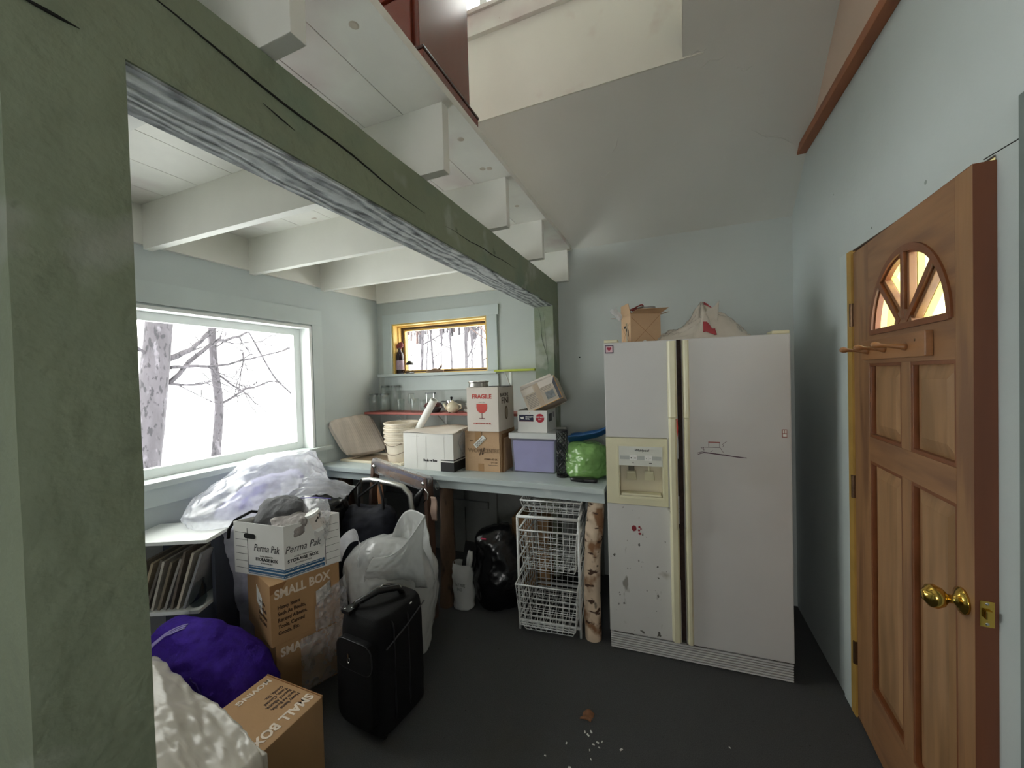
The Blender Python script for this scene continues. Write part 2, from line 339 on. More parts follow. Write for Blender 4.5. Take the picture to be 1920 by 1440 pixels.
def sack(name, rings, mat, parent=None, amp=.02, fq=6., seed=0, nseg=72, nr=56, power=1., ridgeamp=.5, flat=0, cap=True, label=None, zmin=None, stretch=(1, 1, 1), crease=0.):
    """soft bag or cloth: rings of (cx,cy,z,rx,ry) blended, then crumpled with folds"""
    vs = []; fs = []; so = Vector((seed * 3.7, seed * 1.3, seed * 5.1))
    for i in range(nr + 1):
        cx, cy, z, rx, ry = catmull(rings, i / nr); rx = max(rx, .001); ry = max(ry, .001)
        for j in range(nseg):
            a = 2 * PI * j / nseg; c, s_ = math.cos(a), math.sin(a)
            q = 1 / (abs(c) ** (2 * power) + abs(s_) ** (2 * power)) ** (1 / (2 * power))
            d = Vector((c * q, s_ * q, 0)); p = Vector((cx + rx * d.x, cy + ry * d.y, z))
            e = Vector((p.x * stretch[0], p.y * stretch[1], p.z * stretch[2])) * fq + so
            k = amp * (fbm(e) * (1 - ridgeamp) + (ridge(e * .8) - .3) * ridgeamp)
            if crease: k += crease * (ridge(e * 2.3 + Vector((3, 5, 7))) - .3)
            k *= min(1, min(rx, ry) / .05)
            up_ = amp * .7 * fbm(e + Vector((31, 11, 5)))
            p += Vector((c, s_, 0)) * k + Vector((0, 0, up_ if 0 < i else 0))
            if zmin is not None and p.z < zmin: p.z = zmin + .0005
            vs.append(p)
    for i in range(nr): fs += [(i * nseg + j, i * nseg + (j + 1) % nseg, (i + 1) * nseg + (j + 1) % nseg, (i + 1) * nseg + j) for j in range(nseg)]
    g = G(); g.add(vs, fs)
    if cap: g.f.append(tuple(range(nseg - 1, -1, -1))); g.f.append(tuple(nr * nseg + j for j in range(nseg)))
    return g.build(name, mat, parent, smooth=True, label=label)
def sheet(name, fn, mat, parent=None, nu=40, nv=40, thick=.0015, label=None):
    """free-form sheet from fn(u,v)->point, given a thickness"""
    vs = [Vector(fn(i / nu, j / nv)) for i in range(nu + 1) for j in range(nv + 1)]
    W = nv + 1; nrm = []
    for i in range(nu + 1):
        for j in range(nv + 1):
            a = vs[min(i + 1, nu) * W + j] - vs[max(i - 1, 0) * W + j]; b = vs[i * W + min(j + 1, nv)] - vs[i * W + max(j - 1, 0)]
            n = a.cross(b); nrm.append(n.normalized() if n.length > 1e-9 else Vector((0, 0, 1)))
    k = len(vs); al = vs + [v - n * thick for v, n in zip(vs, nrm)]; fs = []
    for i in range(nu):
        for j in range(nv):
            q = (i * W + j, (i + 1) * W + j, (i + 1) * W + j + 1, i * W + j + 1); fs.append(q); fs.append(tuple(x + k for x in reversed(q)))
    def side(seq):
        for a, b in zip(seq, seq[1:]): fs.append((b, a, a + k, b + k))
    side([i * W for i in range(nu + 1)]); side([nu * W + j for j in range(nv + 1)]); side([i * W + nv for i in range(nu, -1, -1)]); side([j for j in range(nv, -1, -1)])
    g = G(); g.add(al, fs); return g.build(name, mat, parent, smooth=True, label=label)

X3, Y3, Z3 = Vector((1, 0, 0)), Vector((0, 1, 0)), Vector((0, 0, 1))
LX, RX, YB, YR = -2.65, .745, 3.03, -2.2       # room faces
SLO = .87; EAVE = 2.55; RIDGE = .415
def slope_z(y): return EAVE + (YB - y) * SLO
def rear_z(y): return slope_z(RIDGE) - (RIDGE - y) * SLO

# ================================================================== the room
fl = struct(G().box(LX - .2, YR - .2, -.06, RX + .2, YB + .2, 0).build('floor', carpet), 'dark grey carpeted floor', 'floor')
# left wall with the big window opening (gable end above)
wl = G()
wy0, wy1, wz0, wz1 = .70, 2.25, 1.035, 2.005
wl.box(LX - .17, YR, 0, LX, wy0, 2.56).box(LX - .17, wy1, 0, LX, YB, 2.56).box(LX - .17, wy0, 0, LX, wy1, wz0).box(LX - .17, wy0, wz1, LX, wy1, 2.56)
uy0, uy1, uz0, uz1 = -.35, 1.15, 2.95, 3.75    # unseen gable window over the loft, added to brighten the slope
def gz(y): return (slope_z(y) if y > RIDGE else rear_z(y)) + .05
for poly in ([(YR, 2.56), (uy0, 2.56), (uy0, gz(uy0)), (YR, gz(YR))], [(uy1, 2.56), (YB, 2.56), (YB, gz(YB)), (uy1, gz(uy1))], [(uy0, 2.56), (uy1, 2.56), (uy1, uz0), (uy0, uz0)],
             [(uy0, uz1), (uy1, uz1), (uy1, gz(uy1)), (RIDGE, gz(RIDGE)), (uy0, gz(uy0))]): wl.prism(poly, (LX, 0, 0), Y3, Z3, X3, -.17, 0)
struct(wl.build('wall_left', paint_wall), 'blue-grey wall around the big window', 'wall')
# back wall with the small window opening
bx0, bx1, bz0, bz1 = -2.472, -1.462, 1.615, 2.095
wb = G().box(LX - .17, YB, 0, bx0, YB + .17, 2.62).box(bx1, YB, 0, RX + .17, YB + .17, 2.62).box(bx0, YB, 0, bx1, YB + .17, bz0).box(bx0, YB, bz1, bx1, YB + .17, 2.62)
wallb = struct(wb.build('wall_back', paint_wall_back), 'grey-green wall behind the refrigerator and counter', 'wall')
# right wall with the door opening
dy0, dy1, dz1 = 1.340, 2.165, 2.072
wr = G().box(RX, YR, 0, RX + .15, dy0, 2.82).box(RX, dy1, 0, RX + .15, YB, 2.55).box(RX, dy0, dz1, RX + .15, dy1, 2.55)
wr.prism([(dy0, 2.55), (YB, 2.55), (YB - (2.82 - EAVE) / SLO, 2.82), (dy0, 2.82)], (RX, 0, 0), Y3, Z3, X3, 0, .15)
wallr = struct(wr.build('wall_right', paint_wall), 'blue-grey wall with the wooden door', 'wall')
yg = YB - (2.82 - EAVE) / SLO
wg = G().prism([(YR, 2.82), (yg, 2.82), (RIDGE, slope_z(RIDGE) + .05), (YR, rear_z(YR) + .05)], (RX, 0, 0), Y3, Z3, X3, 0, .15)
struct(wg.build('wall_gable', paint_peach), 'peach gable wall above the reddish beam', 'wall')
# rear wall with an unseen window opening, added behind the viewer for fill light
rx0, rx1, rz0, rz1 = -.55, .35, 1.05, 2.0
we = G().box(LX - .17, YR - .15, 0, rx0, YR, 2.7).box(rx1, YR - .15, 0, RX + .15, YR, 2.7).box(rx0, YR - .15, 0, rx1, YR, rz0).box(rx0, YR - .15, rz1, rx1, YR, 2.7)
struct(we.build('wall_rear', paint_wall), 'blue-grey rear wall behind the viewer', 'wall')
# sloping ceiling with the dormer cut out of it
DX0, DX1, DY, DZ = -2.35, .088, 2.272, 4.60
dyt = YB - (DZ - EAVE) / SLO
ce = G()
def slab(x0, x1, y0, y1, f, t=.12):
    ce.hexa([(x0, y0, f(y0)), (x1, y0, f(y0)), (x1, y1, f(y1)), (x0, y1, f(y1))], [(x0, y0, f(y0) + t), (x1, y0, f(y0) + t), (x1, y1, f(y1) + t), (x0, y1, f(y1) + t)])
slab(LX - .17, RX + .15, DY, YB + .3, slope_z); slab(LX - .17, DX0, dyt, DY, slope_z); slab(DX1, RX + .15, dyt, DY, slope_z)
slab(LX - .17, RX + .15, RIDGE, dyt, slope_z); slab(LX - .17, RX + .15, YR - .3, RIDGE, rear_z)
ceil = struct(ce.build('ceiling', paint_slope), 'grey plastered sloping ceiling above the refrigerator', 'ceiling')
# raised plaster seams on the slope
for k, (ax, ay, bx, by) in enumerate([(.10, 2.27, .20, 2.262), (.16, 2.32, .30, 2.30), (.33, 2.36, .42, 2.37), (-.32, 2.56, -.27, 2.50), (-.42, 2.66, -.33, 2.64), (.45, 2.60, .68, 2.69)]):
    g = G(); pts = []
    for i in range(9):
        t = i / 8; x, y = ax + (bx - ax) * t, ay + (by - ay) * t + .006 * math.sin(9 * t + k)
        pts.append((x, y, slope_z(y) + .0005))
    g.tube(pts, [.0008 + .003 * math.sin(PI * i / 8) for i in range(9)], 6); g.build('plaster_seam', paint_slope, ceil, smooth=True)
# dormer: window wall, cheeks and top
zb = slope_z(DY); vz0, vz1, vx0, vx1 = 3.885, 4.50, -2.0, -.15
wd = G().box(DX0, DY - .004, zb - .004, DX1 + .1, DY + .1, vz0).box(DX0, DY - .004, vz1, DX1 + .1, DY + .1, DZ).box(DX0, DY - .004, vz0, vx0, DY + .1, vz1).box(vx1, DY - .004, vz0, DX1 + .1, DY + .1, vz1)
for x in (DX0 - .1, DX1): wd.prism([(DY, zb + .05), (DY + .1, zb + .05), (DY + .1, DZ + .05), (dyt, DZ + .05)], (x, 0, 0), Y3, Z3, X3, 0, .1)
wd.box(DX0 - .1, dyt - .1, DZ, DX1 + .1, DY + .1, DZ + .1)
wdo = struct(wd.build('wall_dormer', mk('dormer_white_plaster', 'E6E4DA', .8, var=.03, vs=3, spots=[('D8CCC2', 4, .62, .15)])), 'white plastered dormer wall under the upper window', 'wall')
w3 = sempty('window_3', 'upper dormer window with white trim', 'window', (0, DY - .004, 0))
G().box(vx0 - .1, -.03, vz0 - .155, vx1 + .1, 0, vz0 - .025).build('apron', paint_white, w3, .003)
G().box(vx0 - .12, -.045, vz0 - .025, vx1 + .12, .06, vz0).build('sill', paint_white, w3, .003)
for a, b in ((vx0, vx0 + .05), (vx1 - .05, vx1), (-1.1, -1.05)): G().box(a, .04, vz0, b, .08, vz1).build('stile', paint_white2, w3)
for a, b in ((vz0, vz0 + .045), (vz1 - .05, vz1)): G().box(vx0 + .05, .04, a, vx1 - .05, .08, b).build('rail', paint_white2, w3)
for a, b in ((vx0 + .05, -1.1), (-1.05, vx1 - .05)): G().box(a, .058, vz0 + .045, b, .062, vz1 - .05).build('pane', glass, w3)

# reddish horizontal beam on the gable wall
struct(G().box(RX - .045, -1.9, 2.80, RX, yg + .02, 2.845).build('trim_1', red_beam, bevel=.003), 'reddish-brown wooden beam along the gable wall', 'trim')
# crack seams on the right wall
for n, pts in (('panel_seam', [(RX - .0006, 1.377, 2.078), (RX - .0006, 1.25, 2.070)]),):
    G().tube(pts, .0014, 5).build(n, crack_m, wallr)
for y, z, r in ((1.62, 2.13, .007), (1.97, 2.11, .005), (1.22, 1.84, .007), (1.19, 1.90, .004), (1.20, 1.50, .005), (1.17, 1.49, .006), (2.35, 2.4, .004), (1.3, 2.5, .004)):
    G().lathe([(r, 0), (r * .6, .0012), (.0001, .0014)], (RX, y, z), 10, (-1, 0, 0)).build('nail_mark', mk('nail_mark', '98A29E', .8), wallr)
G().lathe([(.006, 0), (.004, .001), (.0001, .0012)], (-.66, YB, 1.70), 8, (0, -1, 0)).build('nail_hole', crack_m, wallb)

# door casing
tr = sempty('trim_2', 'blue-grey door casing beside the wooden door', 'trim', (RX, 0, 0))
G().box(-.006, dy1 + .022, 0, 0, dy1 + .10, dz1).build('side_casing', paint_trim, tr, .001)
G().box(-.012, .60, 0, 0, 1.252, 2.16).build('wide_board', mk('edge_board', '727C7A', .7), tr, .002)
G().box(-.007, dy1 - .022, 0, .14, dy1 + .022, dz1 - .001).build('hinge_jamb', ochre, tr); G().box(0, dy0 - .002, 0, .14, dy0, dz1).build('latch_jamb', paint_trim, tr); G().box(0, dy0, dz1 - .006, .14, dy1 - .022, dz1).build('head_jamb', dark_wood, tr)
G().box(.0, dy0, -.02, .14, dy1, .005).build('threshold', dark_wood, tr)

# ---------------------------------------------------------------- green post and beam frame
PXR, PXL = -.822, -.985
def crack(pts, r, parent):
    n = len(pts); G().tube(pts, [max(.0003, r * math.sin(PI * (i + .3) / (n - .4))) for i in range(n)], 5).build('crack', crack_m, parent)
def rough_timber(name, x0, y0, z0, x1, y1, z1, axis, mat, amp=.004, seed=0):
    """hewn timber: edges wander a little"""
    L = {'Y': y1 - y0, 'Z': z1 - z0}[axis]; n = 36; vs = []; fs = []; m_ = 7
    prof = []
    for k in range(4):
        a = [(0, 0), (1, 0), (1, 1), (0, 1)][k]; b = [(1, 0), (1, 1), (0, 1), (0, 0)][k]
        for q in range(m_): t = q / m_; prof.append((a[0] + (b[0] - a[0]) * t, a[1] + (b[1] - a[1]) * t))
    P = len(prof)
    for i in range(n + 1):
        t = i / n
        for (a, b) in prof:
            if axis == 'Y': p = Vector((x0 + (x1 - x0) * a, y0 + L * t, z0 + (z1 - z0) * b)); c = Vector(((x0 + x1) / 2, p.y, (z0 + z1) / 2))
            else: p = Vector((x0 + (x1 - x0) * a, y0 + (y1 - y0) * b, z0 + L * t)); c = Vector(((x0 + x1) / 2, (y0 + y1) / 2, p.z))
            d = (p - c).normalized(); e = p.copy() * 9; e[1 if axis == 'Y' else 2] *= .45
            p -= d * amp * (.5 + .5 * abs(fbm(e + Vector((seed, seed, seed))))) * (1.6 if (a in (0, 1) and b in (0, 1)) else 1)
            vs.append(p)
    for i in range(n): fs += [(i * P + j, i * P + (j + 1) % P, (i + 1) * P + (j + 1) % P, (i + 1) * P + j) for j in range(P)]
    g = G(); g.add(vs, fs); g.f += [tuple(range(P)), tuple(n * P + j for j in range(P))]
    return smooth_by_angle(g.build(name, mat), .7)
beam = struct(rough_timber('beam', PXL, -.5, 2.10, PXR, YB, 2.30, 'Y', paint_green, .004, 3), 'long sage green timber beam under the loft', 'beam')
G().box(PXL + .008, .368, 2.0965, PXR - .007, 2.88, 2.103).build('bare_underside', bare_wood, beam, label='weathered bare grey underside of the beam')
crack([(PXR - .0005, .30 + .07 * i, 2.245 - .006 * i + .004 * math.sin(i)) for i in range(14)], .003, beam)
crack([(PXR - .0005, 1.35 + .07 * i, 2.17 + .003 * math.sin(1.7 * i) + .002 * i) for i in range(12)], .002, beam)
crack([(PXR - .0005, .245 + .011 * i, 2.105 + .0005 * i) for i in range(7)], .003, beam)
crack([(PXR - .0005, .60 + .02 * i, 2.18 - .004 * i) for i in range(5)], .0018, beam)
post1 = struct(rough_timber('near_post', PXL, .228, 0, PXR, .368, 2.105, 'Z', paint_green, .005, 8), 'thick sage green timber post at the left edge', 'post')
post2 = struct(rough_timber('far_post', PXL + .005, 2.875, 0, PXR, YB, 2.105, 'Z', paint_green, .004, 15), 'sage green timber post against the back wall', 'post')
crack([(-.945 + .02 * math.sin(i * .8) * .4 + .006 * i, 2.874, 2.09 - .04 * i) for i in range(12)], .0016, post2)
crack([(-.90 + .004 * i, 2.874, 2.05 - .06 * i) for i in range(9)], .0009, post2)

# ---------------------------------------------------------------- loft platform
loft = sempty('loft_platform', 'white painted loft floor on joists above the counter', 'loft')
xs = [LX, -2.40, -2.13, -1.87, -1.60, -1.34, -1.08, -.90, -.70]
for i, (a, b) in enumerate(zip(xs, xs[1:])):
    G().box(a + .0015, -.55, 2.541, b - .0015, YB, 2.572).build('plank', paint_white, loft, .001)
for y0, dz in ((.02, 0), (.60, 0), (1.20, 0), (1.77, 0), (2.345, 0)):
    G().box(LX + .03, y0, 2.302, -.73, y0 + .04, 2.541).build('joist', paint_joist, loft, .002)
G().box(LX + .03, YB - .04, 2.302, -.73, YB, 2.541).build('ledger', paint_joist, loft, .002)
G().box(LX, -.5, 2.33, LX + .03, YB, 2.541).build('rim_board', paint_joist, loft, .002)
for (x, y) in ((-.78, 1.42), (-.80, 1.66), (-.77, 1.67), (-.80, 2.10), (-.79, .85), (-.76, .72)):
    G().lathe([(.014, 0), (.009, .0012), (.0001, .0014)], (x, y, 2.541), 12, (0, 0, -1)).build('knot', mk('knot', 'BDB2A2', .7), loft)

# ---------------------------------------------------------------- window_1 (big, left wall)
w1 = sempty('window_1', 'big picture window with snowy trees outside', 'window', (LX, 0, 0))
cz = 2.14
G().box(0, wy0 - .12, wz1 + .012, .018, wy1 + .105, cz).build('head_casing', paint_trim, w1, .002)
G().box(0, wy1 + .012, wz0, .018, wy1 + .105, wz1 + .012).build('side_casing', paint_trim, w1, .002)
G().box(0, wy0 - .12, wz0, .018, wy0 - .012, wz1 + .012).build('side_casing', paint_trim, w1, .002)
G().box(-.14, wy0 - .14, wz0 - .03, .055, wy1 + .145, wz0 + .004).build('stool', paint_trim, w1, .004)
G().box(0, wy0 - .12, wz0 - .135, .02, wy1 + .105, wz0 - .03).build('apron', paint_trim, w1, .002)
for a, b in ((wy0, wy0 + .02), (wy1 - .02, wy1)): G().box(-.17, a, wz0, .022, b, wz1).build('jamb', paint_white2, w1, .001)
G().box(-.17, wy0 + .02, wz1 - .02, .022, wy1 - .02, wz1).build('head_jamb', paint_white2, w1, .001)
for a, b in ((wy0 + .02, wy0 + .075), (wy1 - .075, wy1 - .02)): G().box(-.13, a, wz0, -.085, b, wz1 - .02).build('stile', paint_white2, w1, .002)
for a, b in ((wz0, wz0 + .06), (wz1 - .07, wz1 - .02)): G().box(-.13, wy0 + .075, a, -.085, wy1 - .075, b).build('rail', paint_white2, w1, .002)
G().box(-.11, wy0 + .075, wz0 + .06, -.105, wy1 - .075, wz1 - .07).build('pane', glass, w1)

w4 = sempty('added_fill_window', 'unseen gable window added over the loft for fill light', 'window', (LX, 0, 0))  # frame and panes of the gable window added out of view for fill light
for a, b in ((uy0, uy0 + .05), (uy1 - .05, uy1), (.375, .425)): G().box(-.12, a, uz0, -.06, b, uz1).build('stile', paint_white2, w4)
for a, b in ((uz0, uz0 + .05), (uz1 - .05, uz1)): G().box(-.12, uy0 + .05, a, -.06, uy1 - .05, b).build('rail', paint_white2, w4)
for a, b in ((uy0 + .05, .37), (.42, uy1 - .05)): G().box(-.092, a, uz0 + .05, -.088, b, uz1 - .05).build('pane', glass, w4)
# ---------------------------------------------------------------- window_2 (small, yellow)
w2 = sempty('window_2', 'small yellow-framed awning window above the counter', 'window', (0, YB, 0))
G().box(-2.575, -.02, bz1 + .0, -1.345, 0, 2.185).build('head_casing', paint_trim, w2, .002)
G().box(-2.575, -.02, bz0, bx0 - .004, 0, bz1).build('side_casing', paint_trim, w2, .002)
G().box(bx1 + .004, -.02, bz0, -1.36, 0, bz1).build('side_casing', paint_trim, w2, .002)
G().box(-2.60, -.080, bz0 - .022, -1.352, .16, bz0 + .003).build('stool', paint_trim, w2, .003)
G().box(-2.57, -.02, bz0 - .155, -1.36, 0, bz0 - .025).build('apron', paint_trim, w2, .002)
for a, b in ((bx0, bx0 + .014), (bx1 - .014, bx1)): G().box(a, -.004, bz0, b, .17, bz1).build('jamb', yellow, w2)
G().box(bx0 + .014, -.004, bz1 - .014, bx1 - .014, .17, bz1).build('head_jamb', yellow, w2)
for i, (d0, d1, t, mt) in enumerate(((.060, .100, .012, yellow), (.100, .112, .030, dark_wood), (.112, .145, .046, yellow))):
    x0, x1, z0, z1 = bx0 + .014, bx1 - .014, bz0 + .0, bz1 - .014
    g = G().ringprism(rect(x0, z0, x1, z1), rect(x0 + t, z0 + t * .75 + .004, x1 - t * .6, z1 - t), (0, 0, 0), X3, Z3, Y3, d0, d1); g.build('sash', mt, w2)
G().box(bx0 + .058, .13, bz0 + .036, bx1 - .040, .134, bz1 - .058).build('pane', glass, w2)
G().box(-2.0, .06, bz0 + .02, -1.96, .085, bz0 + .035).build('latch', brass, w2, .003)

# ---------------------------------------------------------------- door
DA = math.radians(3.0)
door = sempty('door_1', 'wooden entrance door standing slightly open with fanlight panes', 'door', (.745, 2.14, 0), -PI / 2 - DA)
DW, DT, D0, D1 = .803, .045, .012, 2.056
def dbox(name, x0, z0, x1, z1, y0, y1, mat, b=.0015): return G().box(x0, y0, z0, x1, y1, z1).build(name, mat, door, b)
YM = .023
dbox('stile', 0, D0, .158, D1, 0, YM, door_w); dbox('stile', .73, D0, DW, D1, 0, YM, door_w)
dbox('rail', .158, D0, .73, .25, 0, YM, door_w2); dbox('rail', .158, 1.185, .73, 1.282, 0, YM, door_w2)
dbox('mullion', .425, .25, .485, 1.185, 0, YM, door_w); dbox('mullion', .425, 1.282, .485, 1.575, 0, YM, door_w)
dbox('outer_face', 0, D0, DW, 1.68, YM, DT, yellow2, 0)
FC, FZ, FR = .45, 1.688, .262
# rail with the half-round opening
def fan_rail(y0, y1, mat, nm, R):
    g = G(); n = 32
    arc = [(FC + R * math.cos(PI - PI * i / n), FZ + R * math.sin(PI - PI * i / n)) for i in range(n + 1)]
    outer = []
    for x, z in arc:
        d = Vector((x - FC, z - FZ)).normalized(); t = 1e9
        if d.x > 1e-6: t = min(t, (.73 - FC) / d.x)
        if d.x < -1e-6: t = min(t, (.158 - FC) / d.x)
        if d.y > 1e-6: t = min(t, (D1 - FZ) / d.y)
        outer.append((FC + d.x * t, FZ + d.y * t))
    for i in range(n):
        q = [arc[i], arc[i + 1], outer[i + 1], outer[i]]; g.prism([(a, b) for a, b in q], (0, 0, 0), X3, Z3, Y3, y0, y1)
    for cx in (.158, .73):     # upper corners
        near = [i for i in range(n) if (outer[i][0] - cx) * (outer[i + 1][0] - cx) == 0 or True]
    ang = math.atan2(D1 - FZ, .73 - FC)
    for sx in (1, -1):
        ex = .73 if sx > 0 else .158
        c = [p for p in outer if abs(p[0] - ex) < 1e-6]; d = [p for p in outer if abs(p[1] - D1) < 1e-6]
        a = max(c, key=lambda p: p[1]); b = max(d, key=lambda p: p[0] * sx)
        g.prism([a, (ex, D1), b], (0, 0, 0), X3, Z3, Y3, y0, y1)
    g.box(.158, y0, 1.575, .73, y1, FZ); return g.build(nm, mat, door)
fan_rail(0, YM, door_w2, 'rail', FR)
fan_rail(YM, DT, yellow2, 'outer_face', FR)
dbox('outer_face', 0, 1.68, .158, D1, YM, DT, yellow2, 0); dbox('outer_face', .73, 1.68, DW, D1, YM, DT, yellow2, 0)
# edges in darker wood
dbox('edge', DW, D0, DW + .001, D1, 0, DT, door_dark, 0)
dbox('top_edge', 0, D1, DW, D1 + .0015, 0, DT, door_dark, 0)
# arch moulding
g = G(); n = 36
for (R0, R1, y0, y1) in ((FR - .012, FR + .01, -.006, .006), (FR - .02, FR - .004, .004, .02)):
    o_ = [(FC + R1 * math.cos(PI * i / n), FZ + R1 * math.sin(PI * i / n)) for i in range(n + 1)]; i_ = [(FC + R0 * math.cos(PI * i / n), FZ + R0 * math.sin(PI * i / n)) for i in range(n + 1)]
    for k in range(n): g.prism([o_[k], o_[k + 1], i_[k + 1], i_[k]], (0, 0, 0), X3, Z3, Y3, y0, y1)
g.build('arch_moulding', mould_w, door)
dbox('arch_sill', FC - FR, FZ - .004, FC + FR, FZ + .016, -.008, .02, mould_w)
for a in (45, 90, 135):
    d = Vector((math.cos(math.radians(a)), 0, math.sin(math.radians(a)))); s_ = Vector((-d.z, 0, d.x))
    for (hw, y0, y1, mt, nm) in ((.024, .004, YM, door_w, 'muntin'), (.011, -.006, .006, mould_w, 'muntin_bead'), (.022, YM + .002, DT, yellow2, 'outer_muntin')):
        p0 = Vector((FC, 0, FZ)) + d * .03; p1 = Vector((FC, 0, FZ)) + d * (FR - .005)
        g = G(); g.hexa([p0 - s_ * hw + Y3 * y0, p1 - s_ * hw + Y3 * y0, p1 - s_ * hw + Y3 * y1, p0 - s_ * hw + Y3 * y1], [p0 + s_ * hw + Y3 * y0, p1 + s_ * hw + Y3 * y0, p1 + s_ * hw + Y3 * y1, p0 + s_ * hw + Y3 * y1]); g.build(nm, mt, door, .002)
G().prism([(FC + .062 * math.cos(PI * i / 16), FZ + .062 * math.sin(PI * i / 16)) for i in range(17)], (0, 0, 0), X3, Z3, Y3, -.004, DT - .002).build('hub', door_w2, door)
for k in range(4):
    a0, a1 = math.radians(45 * k + 4), math.radians(45 * k + 41)
    arc = [(FC + (FR - .006) * math.cos(a0 + (a1 - a0) * i / 8), FZ + (FR - .006) * math.sin(a0 + (a1 - a0) * i / 8)) for i in range(9)]
    ins = [(FC + .05 * math.cos(t), FZ + .05 * math.sin(t)) for t in (a1, a0)]
    G().prism(arc + ins, (0, 0, 0), X3, Z3, Y3, YM - .002, YM + .001).build('pane', glass, door)
# raised panels
for (x0, z0, x1, z1) in ((.158, 1.282, .425, 1.575), (.485, 1.282, .73, 1.575), (.158, .25, .425, 1.185), (.485, .25, .73, 1.185)):
    g = G(); a = .012; b = .055
    o1 = rect(x0, z0, x1, z1); i1 = rect(x0 + a, z0 + a, x1 - a, z1 - a)
    G().ringprism(o1, i1, (0, 0, 0), X3, Z3, Y3, .002, .018).build('panel_moulding', mould_w, door, .0015)
    q0 = [(x, .017, z) for x, z in i1]; q1 = [(x, .006, z) for x, z in rect(x0 + b, z0 + b, x1 - b, z1 - b)]; qb = [(x, .0225, z) for x, z in i1]
    g.add(q0 + q1 + qb, [(4, 5, 6, 7), (0, 1, 5, 4), (1, 2, 6, 5), (2, 3, 7, 6), (3, 0, 4, 7), (8, 11, 10, 9), (0, 8, 9, 1), (1, 9, 10, 2), (2, 10, 11, 3), (3, 11, 8, 0)])
    g.build('panel', door_panel, door)
for z in (1.79, 1.035, .29):
    h = G().lathe([(.008, -.05), (.008, .05)], (-.006, -.006, z), 14).build('hinge', hinge_m, door, smooth=False)
    G().box(-.004, -.003, -.05, .002, .03, .05).build('hinge_leaf', hinge_m, h).location = (0, 0, z)
kn = G().lathe([(.034, 0), (.034, .006), (.02, .012), (.011, .018), (.011, .03), (.024, .04), (.031, .055), (.028, .068), (.014, .078), (.012, .08), (.0001, .081)], (.755, 0, .935), 24, (0, -1, 0)).build('knob', brass, door, smooth=True)
G().lathe([(.034, 0), (.034, .006), (.011, .018), (.011, .03), (.028, .05), (.02, .07), (.0001, .072)], (.755, DT, .935), 20, (0, 1, 0)).build('outer_knob', brass, door, smooth=True)
lp = dbox('latch_plate', DW + .001, .90, DW + .003, .965, .008, .034, brass, 0)
G().box(DW + .003, .014, .922, DW + .012, .028, .944).build('latch_bolt', brass, lp, .003)
for z in (.907, .958): G().lathe([(.004, 0), (.0001, .0015)], (DW + .003, .021, z), 8, (1, 0, 0)).build('screw', steel, lp)

# peg rail hanging on the door
pr = thing('coat_peg_rail', 'wooden peg rail hung on the door below the fanlight', 'coat rack', (.745, 2.14, 0), -PI / 2 - DA)
G().box(.15, -.0205, 1.588, .625, -.0005, 1.665).build('board', pine, pr, .004)
for u in (.215, .365, .515):
    G().lathe([(.012, 0), (.011, .008), (.0075, .02), (.006, .045), (.0065, .06), (.010, .068), (.0115, .077), (.008, .086), (.0001, .089)], (u, -.0205, 1.622), 16, (0, -1, .12)).build('peg', pine, pr, smooth=True)
for u in (.18, .57): G().lathe([(.005, 0), (.0001, .002)], (u, -.0205, 1.64), 8, (0, -1, 0)).build('screw', hinge_m, pr)

# ================================================================== outside
def ground(x, y):
    h = -.35 + .05 * fbm(Vector((x * .25, y * .25, 0)))
    h += .08 * max(0, y - 4.5) + .29 * max(0, y - 14) - .37 * max(0, y - 26) + .02 * max(0, -x - 3) * min(1, max(0, y - 3) / 6)
    h += .10 * max(0, -x - 4) * (1 if y < 6 else max(0, 1 - (y - 6) / 6))
    return h
g = G(); NX, NY = 60, 56; gx = lambda i: -44 + i * 72 / NX; gy = lambda j: -14 + j * 56 / NY
vs = [(gx(i), gy(j), ground(gx(i), gy(j))) for i in range(NX + 1) for j in range(NY + 1)]
fs = [(i * (NY + 1) + j, (i + 1) * (NY + 1) + j, (i + 1) * (NY + 1) + j + 1, i * (NY + 1) + j + 1) for i in range(NX) for j in range(NY)]
g.add(vs, fs); struct(g.build('ground', snow, smooth=True), 'deep white snow on the hillside outside', 'snow')
struct(G().box(RX + .15, 2.3, -.3, RX + 2.6, 2.42, 2.7).build('porch_wall', mk('porch_cream', 'EDE4A6', .7, var=.04, vs=4)), 'pale yellow porch wall outside the door', 'wall')

